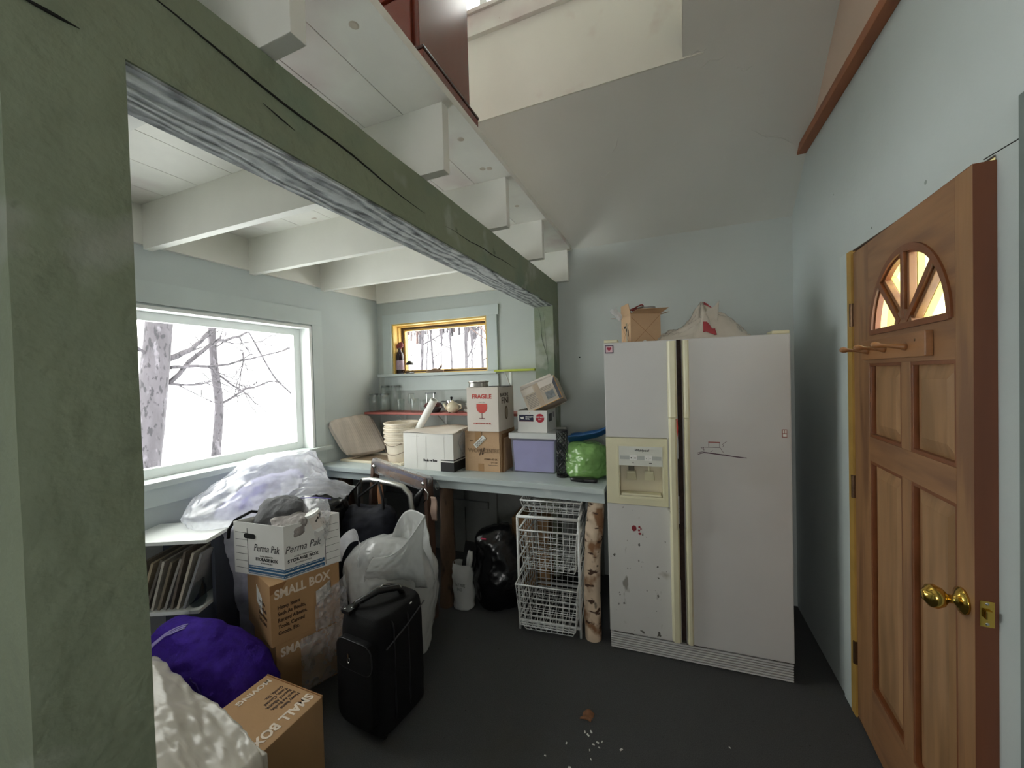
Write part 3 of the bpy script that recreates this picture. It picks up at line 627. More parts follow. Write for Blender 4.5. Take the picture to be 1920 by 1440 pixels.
def limb(g, rnd, p, d, L, r, depth, n=6, droop=.0, tmin=.0022):
    pts = [p.copy()]; rs = [r]; q = p.copy(); dd = d.copy()
    for i in range(n):
        dd = (dd + Vector((rnd.uniform(-1, 1), rnd.uniform(-1, 1), rnd.uniform(-.6, .8) - droop)) * .16).normalized()
        q = q + dd * (L / n); pts.append(q.copy()); rs.append(max(tmin, r * (1 - .85 * (i + 1) / n)))
    g.tube(pts, rs, 5 if r < .03 else 8)
    if depth > 0:
        for i in range(2, n + 1):
            for k in range(1 if depth < 2 else 2):
                a = rnd.uniform(0, 2 * PI); side = Vector((math.cos(a), math.sin(a), rnd.uniform(.0, .7))).normalized()
                limb(g, rnd, pts[i], (dd * .5 + side * .8).normalized(), L * rnd.uniform(.25, .5), rs[i] * .6, depth - 1, max(3, n - 2), droop, tmin)
def bare_tree_mesh(seed, H, r, nb=14, lo=.25, depth=1):
    rnd = random.Random(seed); g = G(); pts = []; x = y = 0
    N_ = 14
    for i in range(N_ + 1):
        pts.append(Vector((x, y, -.6 + (H + .6) * i / N_))); x += rnd.uniform(-.05, .05) * H / 9; y += rnd.uniform(-.05, .05) * H / 9
    rs = [r * (1.0 - .85 * (i / N_) ** .9) for i in range(N_ + 1)]; rs[0] *= 1.25
    g.tube(pts, rs, 8)
    for k in range(nb):
        t = lo + (1 - lo) * (k + rnd.random()) / nb; i = min(int(t * N_), N_ - 1); a = rnd.uniform(0, 2 * PI)
        limb(g, rnd, pts[i].lerp(pts[i + 1], t * N_ - i), Vector((math.cos(a), math.sin(a), rnd.uniform(.15, .9))).normalized(), H * rnd.uniform(.16, .34) * (1.25 - t), rs[i] * .5, depth, tmin=.011)
    return g
# the two trees right outside the big window
def near_tree(name, label, path, r0, r1, branches):
    t = thing(name, label, 'tree', path[0]); o = Vector(path[0])
    n = 30; g = G(); pts = []; rs = []
    for i in range(n + 1):
        p = Vector(catmull(path, i / n)) - o; pts.append(p); rs.append((r0 + (r1 - r0) * i / n) * (1 + .05 * noise.noise(p * 6)))
    g.tube(pts, rs, 16); g.build('trunk', tree_m, t, smooth=True)
    for k, (bp, br) in enumerate(branches):
        g = G(); m_ = 14; pp = [Vector(catmull(bp, i / m_)) - o for i in range(m_ + 1)]
        pp = [p + Vector((noise.noise(p * 5), noise.noise(p * 5 + Vector((9, 0, 0))), noise.noise(p * 5 + Vector((0, 9, 0))))) * .04 for p in pp]
        g.tube(pp, [1.5 * br * (1 - .62 * i / m_) for i in range(m_ + 1)], 6); rnd = random.Random(k * 7 + 3)
        for i in range(3, m_, 3):
            limb(g, rnd, pp[i], ((pp[i] - pp[i - 1]).normalized() + Vector((rnd.uniform(-.5, .5), rnd.uniform(-.3, .3), rnd.uniform(-.9, .9)))).normalized(), rnd.uniform(.2, .65), br * .75, 1, 4, tmin=.007)
        g.build('branch', tree_m, t, smooth=True)
    return t
near_tree('tree', 'thick grey-barked tree trunk outside the big window', [(-6.5, 2.78, ground(-6.5, 2.8) - .3), (-6.5, 2.86, .3), (-6.5, 3.0, 1.4), (-6.5, 3.13, 2.6), (-6.45, 3.25, 4.5), (-6.4, 3.3, 7)], .185, .12,
    [([(-6.5, 3.2, 1.93), (-6.5, 3.43, 2.05), (-6.6, 3.66, 2.22), (-6.7, 3.95, 2.49), (-6.8, 4.2, 2.7)], .030),
     ([(-6.5, 3.2, 1.60), (-6.6, 3.75, 2.15), (-6.8, 4.15, 2.30), (-7.0, 4.7, 2.5), (-7.2, 5.2, 2.75)], .024),
     ([(-6.5, 3.2, 1.81), (-6.5, 3.43, 1.83), (-6.4, 3.78, 1.86), (-6.3, 4.36, 2.0), (-6.2, 5.2, 2.29)], .018),
     ([(-6.5, 3.19, 1.60), (-6.4, 3.48, 1.58), (-6.3, 3.77, 1.64)], .014),
     ([(-6.5, 3.0, 2.0), (-6.4, 2.7, 2.1), (-6.3, 2.3, 2.0)], .016)])
near_tree('tree', 'slender grey sapling beside the thick trunk outside', [(-7.0, 4.02, ground(-7, 4) - .3), (-7.0, 4.05, .35), (-7.0, 4.13, 1.21), (-7.0, 4.08, 1.9), (-7.0, 4.07, 2.75), (-7.0, 4.1, 4.2)], .075, .045,
    [([(-7.0, 4.13, 1.2), (-7.0, 4.45, 1.42), (-7.1, 4.9, 1.55), (-7.1, 5.3, 1.62)], .016), ([(-7.0, 4.1, 1.75), (-6.9, 4.4, 1.48), (-6.8, 4.62, 1.22)], .014),
     ([(-7.0, 4.1, 2.2), (-7.1, 4.45, 2.3), (-7.2, 4.8, 2.2)], .010)])
near_tree('sapling', 'thin bent sapling crossing the right of the big window', [(-6.6, 5.75, ground(-6.6, 5.7) - .1), (-6.6, 5.3, 1.15), (-6.6, 4.84, 1.67), (-6.6, 4.52, 2.24), (-6.6, 4.3, 2.67), (-6.6, 4.1, 3.4)], .018, .010, [([(-6.6, 4.52, 2.24), (-6.7, 4.8, 2.4), (-6.8, 5.2, 2.5)], .008), ([(-6.6, 4.3, 2.1), (-6.6, 4.26, 1.85), (-6.6, 4.2, 1.5)], .010)])
# woodland behind the house
tm = []
for k in range(5):
    me = bare_tree_mesh(40 + k, 8 + k, .065 + .012 * k, 22 + 2 * k, .10 + .04 * (k % 2), 1).mesh('bare_tree'); me.materials.append(twig_m if k % 2 else tree_m)
    for p in me.polygons: p.use_smooth = True
    tm.append(me)
thin = []
for k in range(3):
    me = bare_tree_mesh(90 + k, 6 + k, .045 + .012 * k, 7, .12, 0).mesh('bare_tree'); me.materials.append(tree_m); thin.append(me)
rnd = random.Random(11); spots = []
for i in range(14):
    y = 8.5 + 9 * i / 14 + rnd.uniform(-.4, .4); spots.append((-y * (.46 + .42 * ((i * .618) % 1)), y))
for i in range(84):
    y = 22 + 13 * i / 84 + rnd.uniform(-.6, .6); spots.append((-y * rnd.uniform(.42, .88), y))
spots += [(-2.6, 7.4), (-1.2, 8.6), (-3.3, 9.8), (3.6, 7.0), (4.4, 8.6), (5.4, 10.2), (6.4, 12), (4.9, 12.5), (3.3, 9.5), (7.5, 13.5)]
for i, (x, y) in enumerate(spots):
    o = bpy.data.objects.new('bare_tree', thin[i % 3] if i < 14 else tm[i % 5]); C.objects.link(o); o.location = (x, y, ground(x, y)); s = rnd.uniform(.75, 1.1)
    o.scale = (s, s, s); o.rotation_euler = (rnd.uniform(-.06, .06), rnd.uniform(-.06, .06), rnd.uniform(0, 6.28))
    if i < 14: tag(o, 'thin bare tree standing low on the snow behind the small window', 'tree', 'thin trees on the near snow')
    elif i < 98: tag(o, 'bare leafless tree on the snowy slope seen through the small window', 'tree', 'bare trees on the snowy slope')
    elif x < 0: tag(o, 'tall bare tree close behind the house seen through the dormer window', 'tree', 'tall trees behind the house')
    else: tag(o, 'bare leafless tree beyond the porch seen through the door fanlight', 'tree', 'bare trees beyond the porch')

# ================================================================== counter
CT = .888
ctr = sempty('counter', 'blue-grey painted plank counter on log legs', 'counter')
del ctr['kind']
for a, b in ((2.302, 2.56), (2.56, 2.80), (2.80, YB - .001)): G().box(LX + .002, a + .001, CT - .03, -.372, b - .001, CT).build('plank', counter_p, ctr, .002)
G().box(LX + .002, 2.288, CT - .034, -.372, 2.302, CT - .001).build('front_edging', counter_p, ctr, .003)
G().box(LX + .002, 2.318, CT - .096, -.376, 2.340, CT - .030).build('apron', counter_p, ctr, .002)
def log(name, x, y, r, z1, mat, label, seed, lean=(0, 0)):
    n = 26; k = 20; vs = []; fs = []
    for i in range(n + 1):
        z = z1 * i / n; q = 1 + .10 * noise.noise(Vector((seed, 0, z * 4)))
        for j in range(k):
            a = 2 * PI * j / k; rr = r * q * (1 + .09 * fbm(Vector((math.cos(a) * 1.5 + seed, math.sin(a) * 1.5, z * 7))))
            vs.append((x + lean[0] * (1 - i / n) + .012 * math.sin(z * 5 + seed) + rr * math.cos(a), y + lean[1] * (1 - i / n) + rr * math.sin(a), z))
    for i in range(n): fs += [(i * k + j, i * k + (j + 1) % k, (i + 1) * k + (j + 1) % k, (i + 1) * k + j) for j in range(k)]
    g = G(); g.add(vs, fs); g.f += [tuple(range(k)), tuple(n * k + j for j in range(k))]
    return smooth_by_angle(g.build(name, mat, ctr, label=label), .9)
log('log_leg', -.443, 2.385, .050, CT - .031, birch, 'pale peeling birch log leg beside the refrigerator', 3, (-.012, -.11))
log('log_leg', -1.49, 2.385, .050, CT - .031, bark, 'dark bark-covered log leg in the middle', 7, (.02, -.12))
log('log_leg', -2.50, 2.42, .055, CT - .031, bark, 'dark bark-covered log leg by the window wall', 12)
# old boards on the wall under the counter
for i, (a, b) in enumerate(((-2.6, -2.1), (-2.1, -1.72), (-1.72, -1.42), (-1.42, -1.16), (-1.16, -.93), (-.80, -.50))):
    G().box(a + .004, YB - .018, .0, b - .004, YB, CT - .04).build('board', board_old, wallb, .002)
for x in (-1.43, -1.13): G().box(x - .035, YB - .05, .0, x + .035, YB - .018, CT - .035).build('batten', board_old, wallb, .003)
G().box(-2.6, YB - .045, .42, -1.48, YB - .018, .48).build('batten', board_old, wallb, .003)
# carabiner on the middle leg
cb = G(); cb.tube([(-1.50 + .016 * math.cos(t * PI / 8), 2.25, .825 + .028 * math.sin(t * PI / 8)) for t in range(16)], .003, 6, True)
tag(cb.build('carabiner', steel, smooth=True), 'small metal snap hook on the middle counter leg', 'hook')

# ================================================================== refrigerator
FA = math.radians(2.78); F0 = Vector((-.345, 2.215, 0))
fr = thing('refrigerator', 'white side-by-side refrigerator with cream handles and ice dispenser', 'refrigerator', F0, FA)
FWd, FH = .887, 1.735
cab = G().box(.008, .062, .03, FWd - .008, .70, FH - .02).build('cabinet', fridge_side, fr, .006)
# freezer door built around the dispenser
fx0, fx1 = .0, .376
dd = (.0, .322, .836, 1.205)
G().box(fx0, 0, 1.207, fx1, .058, FH).build('freezer_door', fridge_w, fr, .006, label='upper panel of the freezer door')
G().box(fx0, 0, .105, fx1, .058, .834).build('freezer_door', fridge_low, fr, .006, label='scuffed lower panel of the freezer door')
G().box(.322, .004, .834, fx1, .058, 1.207).build('freezer_door', fridge_w, fr)
G().box(.400, 0, .105, FWd, .058, FH).build('fridge_door', fridge_w, fr, .006)
G().box(fx1, .03, .105, .400, .06, FH).build('door_gasket', rust, fr)
# dispenser
dsp = G().ringprism(rect(dd[0], dd[2], dd[1], dd[3]), rect(.072, .885, .294, 1.052), (0, 0, 0), X3, Z3, Y3, -.006, .058).build('dispenser', fridge_cream, fr, .003)
G().ringprism(rect(.060, .868, .306, 1.168), rect(.068, .876, .298, 1.160), (0, 0, 0), X3, Z3, Y3, -.009, -.006).build('trim_ring', fridge_cream, dsp, .001)
G().box(.07, -.0105, 1.054, .297, -.006, 1.160).build('control_panel', cream_white, dsp, .001)
cv = G(); cv.add([(.072, -.004, .885), (.294, -.004, .885), (.294, .0605, .885), (.072, .0605, .885), (.072, -.004, 1.052), (.294, -.004, 1.052), (.294, .052, 1.052), (.072, .052, 1.052)], [(0, 1, 2, 3), (3, 2, 6, 7), (0, 3, 7, 4), (1, 5, 6, 2), (4, 7, 6, 5)])
cv.build('cavity', mk('dispenser_recess', 'DAD1B8', .5, var=.05), dsp)
for x in (.105, .20): G().hexa([(x, .034, .965), (x + .055, .034, .965), (x + .055, .042, .97), (x, .042, .97)], [(x + .005, .014, 1.01), (x + .05, .014, 1.01), (x + .05, .026, 1.02), (x + .005, .026, 1.02)]).build('paddle', fridge_cream, dsp, .003)
G().box(.118, .012, 1.02, .148, .04, 1.05).build('chute', mk('chute_dark', '5A5546', .6), dsp, .002); G().lathe([(.006, 0), (.006, .03)], (.228, .03, 1.02), 10).build('water_tube', fridge_cream, dsp)
G().box(.078, -.004, .886, .288, .05, .897).build('drip_tray', fridge_cream, dsp, .003)
decal('grey_band', [rect(.076, 1.088, .290, 1.108)], (0, -.0105, 0), X3, Z3, mk('panel_grey', 'B3B8B4', .5), dsp)
text('Whirlpool', .018, (.152, -.0105, 1.134), X3, Z3, black_ink, dsp, bold=.0003, shear=.25)
for d in (0, .02, .078, .098): decal('button', [rect(.127 + d, 1.084, .145 + d, 1.114)], (0, -.0118, 0), X3, Z3, paper, dsp)
decal('button_dot', [circ(.135 + d, 1.097, .0035, 10) for d in (0, .021)] + [circ(.214 + d, 1.097, .002, 8) for d in (0, .02)] + [circ(.145, 1.071, .003, 8), rect(.228, 1.069, .243, 1.073)], (0, -.0128, 0), X3, Z3, black_ink, dsp)
# handles: two full-height rails with a proud grip in the middle
for nm, x0, x1, s in (('handle', .328, .372, 1), ('handle', .402, .434, -1)):
    prof = [(x0, 0), (x0 + .004, -.018), (x0 + .012, -.026), (x1 - .008, -.026), (x1, -.014), (x1, 0)]
    h = G().prism(prof, (0, 0, 0), X3, Y3, Z3, .118, .730).build(nm, fridge_cream, fr); G().prism(prof, (0, 0, 0), X3, Y3, Z3, 1.322, FH - .008).build('handle_rail', fridge_cream, h)
    p2 = [(x0 + .002, 0), (x0 + .002, -.034), (x0 + .010, -.044), (x1 - .014, -.044), (x1 - .004, -.034), (x1 - .004, 0)]
    G().prism(p2, (0, 0, 0), X3, Y3, Z3, .732, 1.320).build('grip', fridge_cream, h, .002)
decal('worn_strip', [stroke([(.3745, .45), (.3745, .75)], .006)[0], stroke([(.3745, .9), (.3745, 1.10)], .005)[0]], (0, -.001, 0), X3, Z3, rust, fr)
decal('red_mark', [[(.366, 1.32), (.372, 1.32), (.374, 1.27), (.371, 1.22), (.367, 1.25)]], (0, -.0445, 0), X3, Z3, red_ink, fr)
for x, c in ((.0, 1), (FWd - .075, 1)): G().box(x, .005, FH, x + .075, .10, FH + .018).build('hinge_cover', fridge_cream, fr, .006)
# kick grille: separate slats
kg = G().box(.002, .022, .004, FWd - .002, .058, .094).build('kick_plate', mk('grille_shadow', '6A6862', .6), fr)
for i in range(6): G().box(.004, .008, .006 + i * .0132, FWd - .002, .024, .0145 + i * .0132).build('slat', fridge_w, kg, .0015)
G().box(.002, .006, .086, FWd - .002, .024, .0955).build('slat', fridge_w, kg, .0015)
for a, b in ((.02, .13), (.40, .50), (.78, .887)): G().box(a, .012, .0955, b, .03, .104).build('rust_gap', rust, fr)
for x in (.03, FWd - .05): G().lathe([(.014, 0), (.014, .032)], (x, .12, 0), 12).build('foot', black_pl, fr); G().lathe([(.014, 0), (.014, .032)], (x, .62, 0), 12).build('foot', black_pl, fr)
# marks drawn on the doors
bt = [[(.466, 1.134), (.49, 1.142), (.52, 1.138), (.56, 1.134), (.60, 1.130), (.63, 1.124), (.66, 1.122), (.694, 1.118)], [(.470, 1.128), (.50, 1.138), (.57, 1.130), (.66, 1.119), (.69, 1.119)]]
pl = [q for b_ in bt for q in stroke(b_, .003)]
for s_ in ([(.484, 1.166), (.50, 1.150), (.498, 1.164), (.484, 1.166)], [(.484, 1.166), (.575, 1.166), (.590, 1.140)], [(.522, 1.168), (.522, 1.192), (.572, 1.192), (.572, 1.168)], [(.582, 1.18), (.605, 1.20)], [(.586, 1.172), (.592, 1.176), (.588, 1.180)], [(.53, 1.142), (.54, 1.152)]): pl += stroke(s_, .0018)
decal('pen_drawing', pl, (0, 0, 0), X3, Z3, mk('pencil_line', '5A4450', .7), fr, .0002, .0006)
decal('pen_drawing', stroke([(.520, 1.1935), (.574, 1.1935)], .005), (0, 0, 0), X3, Z3, mk('pencil_red', '9A5A56', .7), fr, .0007, .001)
def magnet(name, label, build):
    t = thing(name, label, 'magnet', F0, FA); build(t); return t
def m_heart(t):
    decal('backing', [rect(.006, 1.677, .053, 1.722)], (0, 0, 0), X3, Z3, mk('magnet_dark', '574A5C', .5), t, .0002, .003)
    decal('border', [rect(.0115, 1.6825, .0475, 1.7165)], (0, -.003, 0), X3, Z3, mk('magnet_pink', 'D8B8C0', .5), t)
    hp = [(.0295 + .0125 * math.sin(a) ** 3, 1.701 + .0008 * (13 * math.cos(a) - 5 * math.cos(2 * a) - 2 * math.cos(3 * a) - math.cos(4 * a))) for a in [2 * PI * i / 28 for i in range(28)]]
    decal('heart', [hp], (0, -.0043, 0), X3, Z3, mk('heart_red', 'A32340', .5), t)
magnet('magnet', 'square heart magnet at the top corner of the freezer door', m_heart)
def m_sq(t):
    decal('backing', [rect(.846, 1.226, .868, 1.266)], (0, 0, 0), X3, Z3, mk('magnet_rose', 'A5736C', .5), t, .0002, .002)
    decal('print', [rect(.850, 1.248, .856, 1.262), rect(.859, 1.248, .865, 1.262), rect(.850, 1.231, .865, 1.243)], (0, -.002, 0), X3, Z3, paper, t)
magnet('magnet', 'tiny rose-coloured magnet near the right edge of the fridge door', m_sq)
def m_paw(t):
    decal('print', [circ(.142, .703, .013, 16, .016), circ(.170, .712, .006, 10, .006), circ(.168, .694, .006, 10, .006), circ(.172, .676, .008, 10, .006), circ(.178, .703, .004, 8, .006)], (0, 0, 0), X3, Z3, mk('paw_red', '8E2A34', .5), t, .0002, .002)
magnet('magnet', 'red paw-shaped magnet on the scuffed freezer door below the dispenser', m_paw)

# things on top of the refrigerator (cabinet top at FH-.02)
FT = FH - .02
bx = thing('cardboard_box', 'small open brown cardboard box of cords on the refrigerator', 'box', (-.205, 2.30, FT), math.radians(26))
bw, bd, bh = .175, .150, .185
for nm, q in (('side', (0, 0, 0, bw, .003, bh)), ('side', (0, bd - .003, 0, bw, bd, bh)), ('side', (0, .003, 0, .003, bd - .003, bh)), ('side', (bw - .003, .003, 0, bw, bd - .003, bh)), ('bottom', (.003, .003, 0, bw - .003, bd - .003, .004))): G().box(*q).build(nm, cardboard2, bx)
G().hexa([(0, -.001, bh), (bw, -.001, bh), (bw, .002, bh), (0, .002, bh)], [(.01, -.075, bh + .012), (bw + .02, -.06, bh + .022), (bw + .02, -.058, bh + .024), (.01, -.073, bh + .014)]).build('flap', cardboard2, bx)
G().hexa([(bw - .002, 0, bh), (bw + .001, 0, bh), (bw + .001, bd, bh), (bw - .002, bd, bh)], [(bw + .055, .005, bh + .010), (bw + .056, .005, bh + .012), (bw + .056, bd - .01, bh + .012), (bw + .055, bd - .01, bh + .010)]).build('flap', cardboard2, bx)
G().hexa([(-.001, 0, bh), (.002, 0, bh), (.002, bd, bh), (-.001, bd, bh)], [(-.012, .004, bh + .06), (-.009, .004, bh + .06), (-.009, bd - .03, bh + .06), (-.012, bd - .03, bh + .06)]).build('flap', cardboard2, bx)
G().hexa([(0, bd - .002, bh), (bw, bd - .002, bh), (bw, bd + .001, bh), (0, bd + .001, bh)], [(-.05, bd + .04, bh + .0), (bw - .02, bd + .05, bh + .01), (bw - .02, bd + .052, bh + .012), (-.05, bd + .042, bh + .002)]).build('flap', cardboard3, bx)
decal('crease', stroke([(.005, .005), (bw - .005, bh - .01)], .0018) + stroke([(.005, bh - .02), (bw - .005, .005)], .0018), (0, 0, 0), X3, Z3, cardboard3, bx, .0002, .0008)
decal('tape_scrap', [[(.07, .03), (.085, .035), (.10, .02), (.095, .012), (.08, .022)]], (0, 0, 0), X3, Z3, paper, bx)
decal('crease', stroke([(.01, .02), (bd - .02, bh - .05)], .0016) + stroke([(.01, bh - .06), (bd - .02, .02)], .0016), (0, bd, 0), -Y3, Z3, cardboard3, bx, .0002, .0008)
decal('packing_tape', [rect(.075, .0, .10, bh * .75)], (0, bd, 0), -Y3, Z3, mk_film('tape_film', 'E8DEC8', .5, .1), bx)
decal('stamp', [rect(.05, .11, .075, .125), circ(.085, .10, .009, 10), rect(.11, .06, .118, .10)], (0, bd, 0), -Y3, Z3, black_ink, bx, .0014, .002)
crd = thing('extension_cord', 'coiled dark red cord spilling out of the box on the refrigerator', 'cord', (-.205, 2.30, FT), math.radians(26))
g = G(); pts = []
for i in range(150):
    t = i / 149; a = t * 2 * PI * 7.2; R_ = .048 + .012 * math.sin(5 * t * PI)
    pts.append((.078 + R_ * math.cos(a) * 1.1, .085 + R_ * math.sin(a) + .01 * math.sin(3 * a), .16 + .065 * t + .012 * math.sin(a * 1.3)))
g.tube(pts, .0042, 6); g.build('coil', mk('red_cord', '7E1F1C', .5), crd, smooth=True)
g = G(); g.tube([(.02 + .1 * i / 10, .02 + .02 * math.sin(i), .205 + .03 * math.sin(PI * i / 10)) for i in range(11)], .0042, 6); g.build('loose_loop', mk('red_cord', '7E1F1C', .5), crd, smooth=True)
tn = thing('metal_tin', 'round metal tin lying in the small box on the refrigerator', 'tin', (-.205, 2.30, FT), math.radians(26))
G().lathe([(.048, .20), (.05, .203), (.05, .222), (.052, .224), (.052, .23), (.046, .231), (.044, .227), (.0001, .227)], (.118, .062, 0), 28).build('tin_body', tin_m, tn, smooth=False)
G().lathe([(.046, .0), (.046, .2)], (.118, .062, 0), 20).build('tin_base', tin_m, tn)
sheet('plastic_scrap', lambda u, v: (-.055 + .045 * u + .010 * math.sin(6 * v) - .02 * v, .10 + .02 * v + .01 * u, .165 + (.06 + .02 * u) * v + .006 * math.sin(8 * u)), clear_bag, bx, 12, 16, .001)
# crumpled grocery bag on the refrigerator
gb = thing('plastic_bag', 'crumpled white and red plastic bag lying on the refrigerator', 'bag', (.16, 2.45, FT))
def gbf(u, v):
    a = u * 2 - 1; x = a * .25; yy = (v - .5) * .27; prof = max(0, 1 - (abs(v - .5) / .5) ** 2.2)
    env = .185 * math.exp(-((a - .02) / .30) ** 2) + .105 * math.exp(-((a - .50) / .28) ** 2) + .060 * math.exp(-((a + .55) / .30) ** 2)
    ang = math.atan2(yy + .02, x - .01); spokes = abs(math.sin(ang * 3.5 + .6)) ** .7
    n_ = ridge(Vector((x * 8, yy * 8, 2.3))) * .026 + ridge(Vector((x * 19, yy * 19, 6.3))) * .010 + fbm(Vector((x * 17, yy * 17, 9.))) * .010
    e = min(1, (1 - abs(a)) / .10)
    z = (env * (.72 + .28 * spokes) + n_ * .8 + .008) * prof ** .6 * e
    return (x + .02 * fbm(Vector((x * 9, yy * 9, 4))), yy - .03 * env * 4 * (v < .5), max(.001, z))
sheet('bag_body', gbf, grocery, gb, 120, 80, .0012)
def mouthf(u, v):
    t = PI * u
    return (-.20 + .27 * u + .02 * v, -.128 - .030 * math.sin(t) + .05 * v, max(.002, .004 + v * (.045 + .16 * u ** 1.5) + .012 * ridge(Vector((u * 4, v * 3, 1))) * v))
sheet('bag_mouth', mouthf, grocery, gb, 40, 20, .001)
def on_bag(u0, u1, v0, v1, off):
    return lambda u, v: Vector(gbf(u0 + (u1 - u0) * u, v0 + (v1 - v0) * v)) + Vector((0, -off, off))
sheet('red_print', on_bag(.52, .66, .02, .075, .004), mk('bag_red', 'A03A40', .4), gb, 14, 8, .001)
sheet('red_print', on_bag(.54, .66, .40, .50, .004), mk('bag_red', 'A03A40', .4), gb, 14, 8, .001)
sack('bag_flap', [(-.19, -.02, .002, .03, .06), (-.18, -.02, .02, .055, .075), (-.16, -.01, .05, .05, .06), (-.14, 0, .075, .03, .04), (-.13, 0, .085, .003, .003)], grocery, gb, .012, 14, 4, 40, 24, zmin=.001)

# ================================================================== things on the counter
def frame(p0, p1):
    """face frame from two ground points: right axis and up axis; outward normal is right x up"""
    R = (Vector(p1) - Vector(p0)); R.z = 0; return R.normalized()
# beige tray lying on the counter and its ribbed lid leaning on the wall
tray = thing('plastic_tray', 'shallow beige plastic tray lying on the counter under the ribbed lid', 'tray', (-2.26, 2.62, CT))
G().ringprism(rect(-.33, -.165, .30, .175), rect(-.29, -.135, .26, .145), (0, 0, 0), X3, Y3, Z3, .0, .018).build('rim', beige_m, tray, .004)
G().box(-.29, -.135, 0, .26, .145, .004).build('base', tan_m, tray)
A_, B_, C_, D_ = Vector((-2.575, 2.50, CT + .020)), Vector((-2.36, 2.80, CT + .035)), Vector((-2.605, 2.84, 1.262)), Vector((-2.640, 2.36, 1.235))
def lidf(u, v):
    r = .10; x, y = u * 2 - 1, v * 2 - 1; q = max(abs(x), abs(y), 1e-6); n_ = max(1e-6, (abs(x / q) ** 5 + abs(y / q) ** 5) ** (1 / 5.))
    x, y = x / n_, y / n_; u2, v2 = (x + 1) / 2, (y + 1) / 2
    p = A_.lerp(B_, u2).lerp(D_.lerp(C_, u2), v2); nn = (B_ - A_).cross(D_ - A_).normalized()
    e = max(abs(x), abs(y))
    return p + nn * (-.018 * max(0, min(1, (e - .90) / .03)) + .0012 * math.sin(u2 * 150) * (e < .86))
lid = sheet('ribbed_panel', lidf, lid_m, None, 90, 36, .004); tag(lid, 'ribbed greyish-beige plastic lid leaning in the counter corner', 'lid')
# nested buckets
bkm = G().lathe([(.0001, 0), (.118, 0), (.121, .004), (.134, .135), (.146, .137), (.146, .142), (.136, .144), (.137, .156), (.151, .158), (.151, .168), (.145, .171), (.137, .166), (.119, .010), (.0001, .008)], (0, 0, 0), 40).mesh('bucket'); bkm.materials.append(bucket_m)
bl = ['bottom bucket of the nested white stack on the counter', 'second bucket from the bottom of the nested stack', 'middle bucket of the nested stack on the counter', 'fourth bucket from the bottom of the nested stack', 'topmost bucket of the nested white stack holding the paper roll']
for k in range(5):
    b = thing('bucket', bl[k], 'bucket', (-2.09 + .002 * math.sin(k * 2.1), 2.645 + .002 * math.cos(k), CT + .005 + .0365 * k), k * .4, 'nested white buckets')
    o = bpy.data.objects.new('bucket_body', bkm); C.objects.link(o); o.parent = b
    if k in (0, 2):
        G().tube([(.142 * math.cos(t), .142 * math.sin(t), .148 - .085 * math.sin(t2)) for t, t2 in [(-PI * .95 - k * .4 + PI * .9 * i / 16, PI * i / 16) for i in range(17)]], .0022, 6).build('bail_handle', mk('wire_dark', '6E5A4C', .4, .6), b, smooth=True)
rl = G(); ra, rb = Vector((-2.02, 2.66, 1.03)), Vector((-1.735, 2.60, 1.395)); ax = (rb - ra).normalized()
rl.lathe([(.029, 0), (.029, (rb - ra).length), (.024, (rb - ra).length), (.024, .01)], ra, 28, ax); tag(smooth_by_angle(rl.build('paper_roll', paper)), 'white paper roll standing slanted in the top bucket', 'paper roll')

def carton(name, label, O, R, wdt, dep, h, mat, bev=.003, cat='box', taper=0):
    """closed carton with a local frame: x along the front, y going back"""
    R = Vector(R).normalized(); t = thing(name, label, cat, O, math.atan2(R.y, R.x))
    G().hexa([(0, 0, 0), (wdt, 0, 0), (wdt, dep, 0), (0, dep, 0)], [(taper, taper, h), (wdt - taper, taper, h), (wdt - taper, dep - taper, h), (taper, dep - taper, h)]).build('body', mat, t, bev)
    return t
bb = carton('storage_box', 'white cardboard storage box with ragged lid on the counter', (-1.885, 2.395, CT), (1, 0, 0), .435, .37, .272, paperwhite)
def flapf(u, v):
    return (-.012 + .458 * u, -.006 + .39 * v, .2735 + .012 * math.sin(PI * u) * v + .004 * math.sin(7 * u + 4 * v) + .004 + (.03 * max(0, u - .85) / .15 * v))
sheet('lid', flapf, paperwhite2, bb, 24, 16, .003)
G().hexa([(.436, .0, .268), (.438, .0, .268), (.438, .30, .268), (.436, .30, .268)], [(.475, .02, .300), (.477, .02, .301), (.475, .34, .318), (.473, .34, .317)]).build('flap', paperwhite2, bb)
decal('black_block', [rect(.327, 0, .435, .067), rect(.327, .078, .435, .085)], (0, 0, 0), X3, Z3, black_ink, bb)
decal('black_block', [rect(0, 0, .17, .067), rect(0, .078, .17, .085)], (.435, 0, 0), Y3, Z3, black_ink, bb)
text('Bankers Box', .023, (.178, 0, .067), X3, Z3, black_ink, bb, bold=.0012)
decal('scuff', [rect(.05, .248, .14, .2495)] + stroke([(.20, .02), (.205, .25)], .0012) + stroke([(.12, .01), (.122, .26)], .001) + stroke([(.36, .09), (.358, .25)], .001), (0, 0, 0), X3, Z3, mk('scuff_grey', 'BFBEBB', .8), bb)
wrap = sack('plastic_scrap', [(-1.425, 2.52, .995, .01, .02), (-1.428, 2.49, 1.05, .012, .035), (-1.427, 2.48, 1.10, .010, .04), (-1.428, 2.50, 1.16, .008, .02), (-1.43, 2.5, 1.18, .002, .004)], clear_bag2, None, .006, 22, 3, 24, 20); wrap.parent = bb; wrap.matrix_parent_inverse = Matrix.Translation((1.885, -2.395, -CT))
wc = carton('cardboard_box', 'plain brown cardboard box under the red wine-glass box', (-1.400, 2.472, CT), (.305, .012, 0), .275, .33, .288, cardboard2, .003, taper=.004)
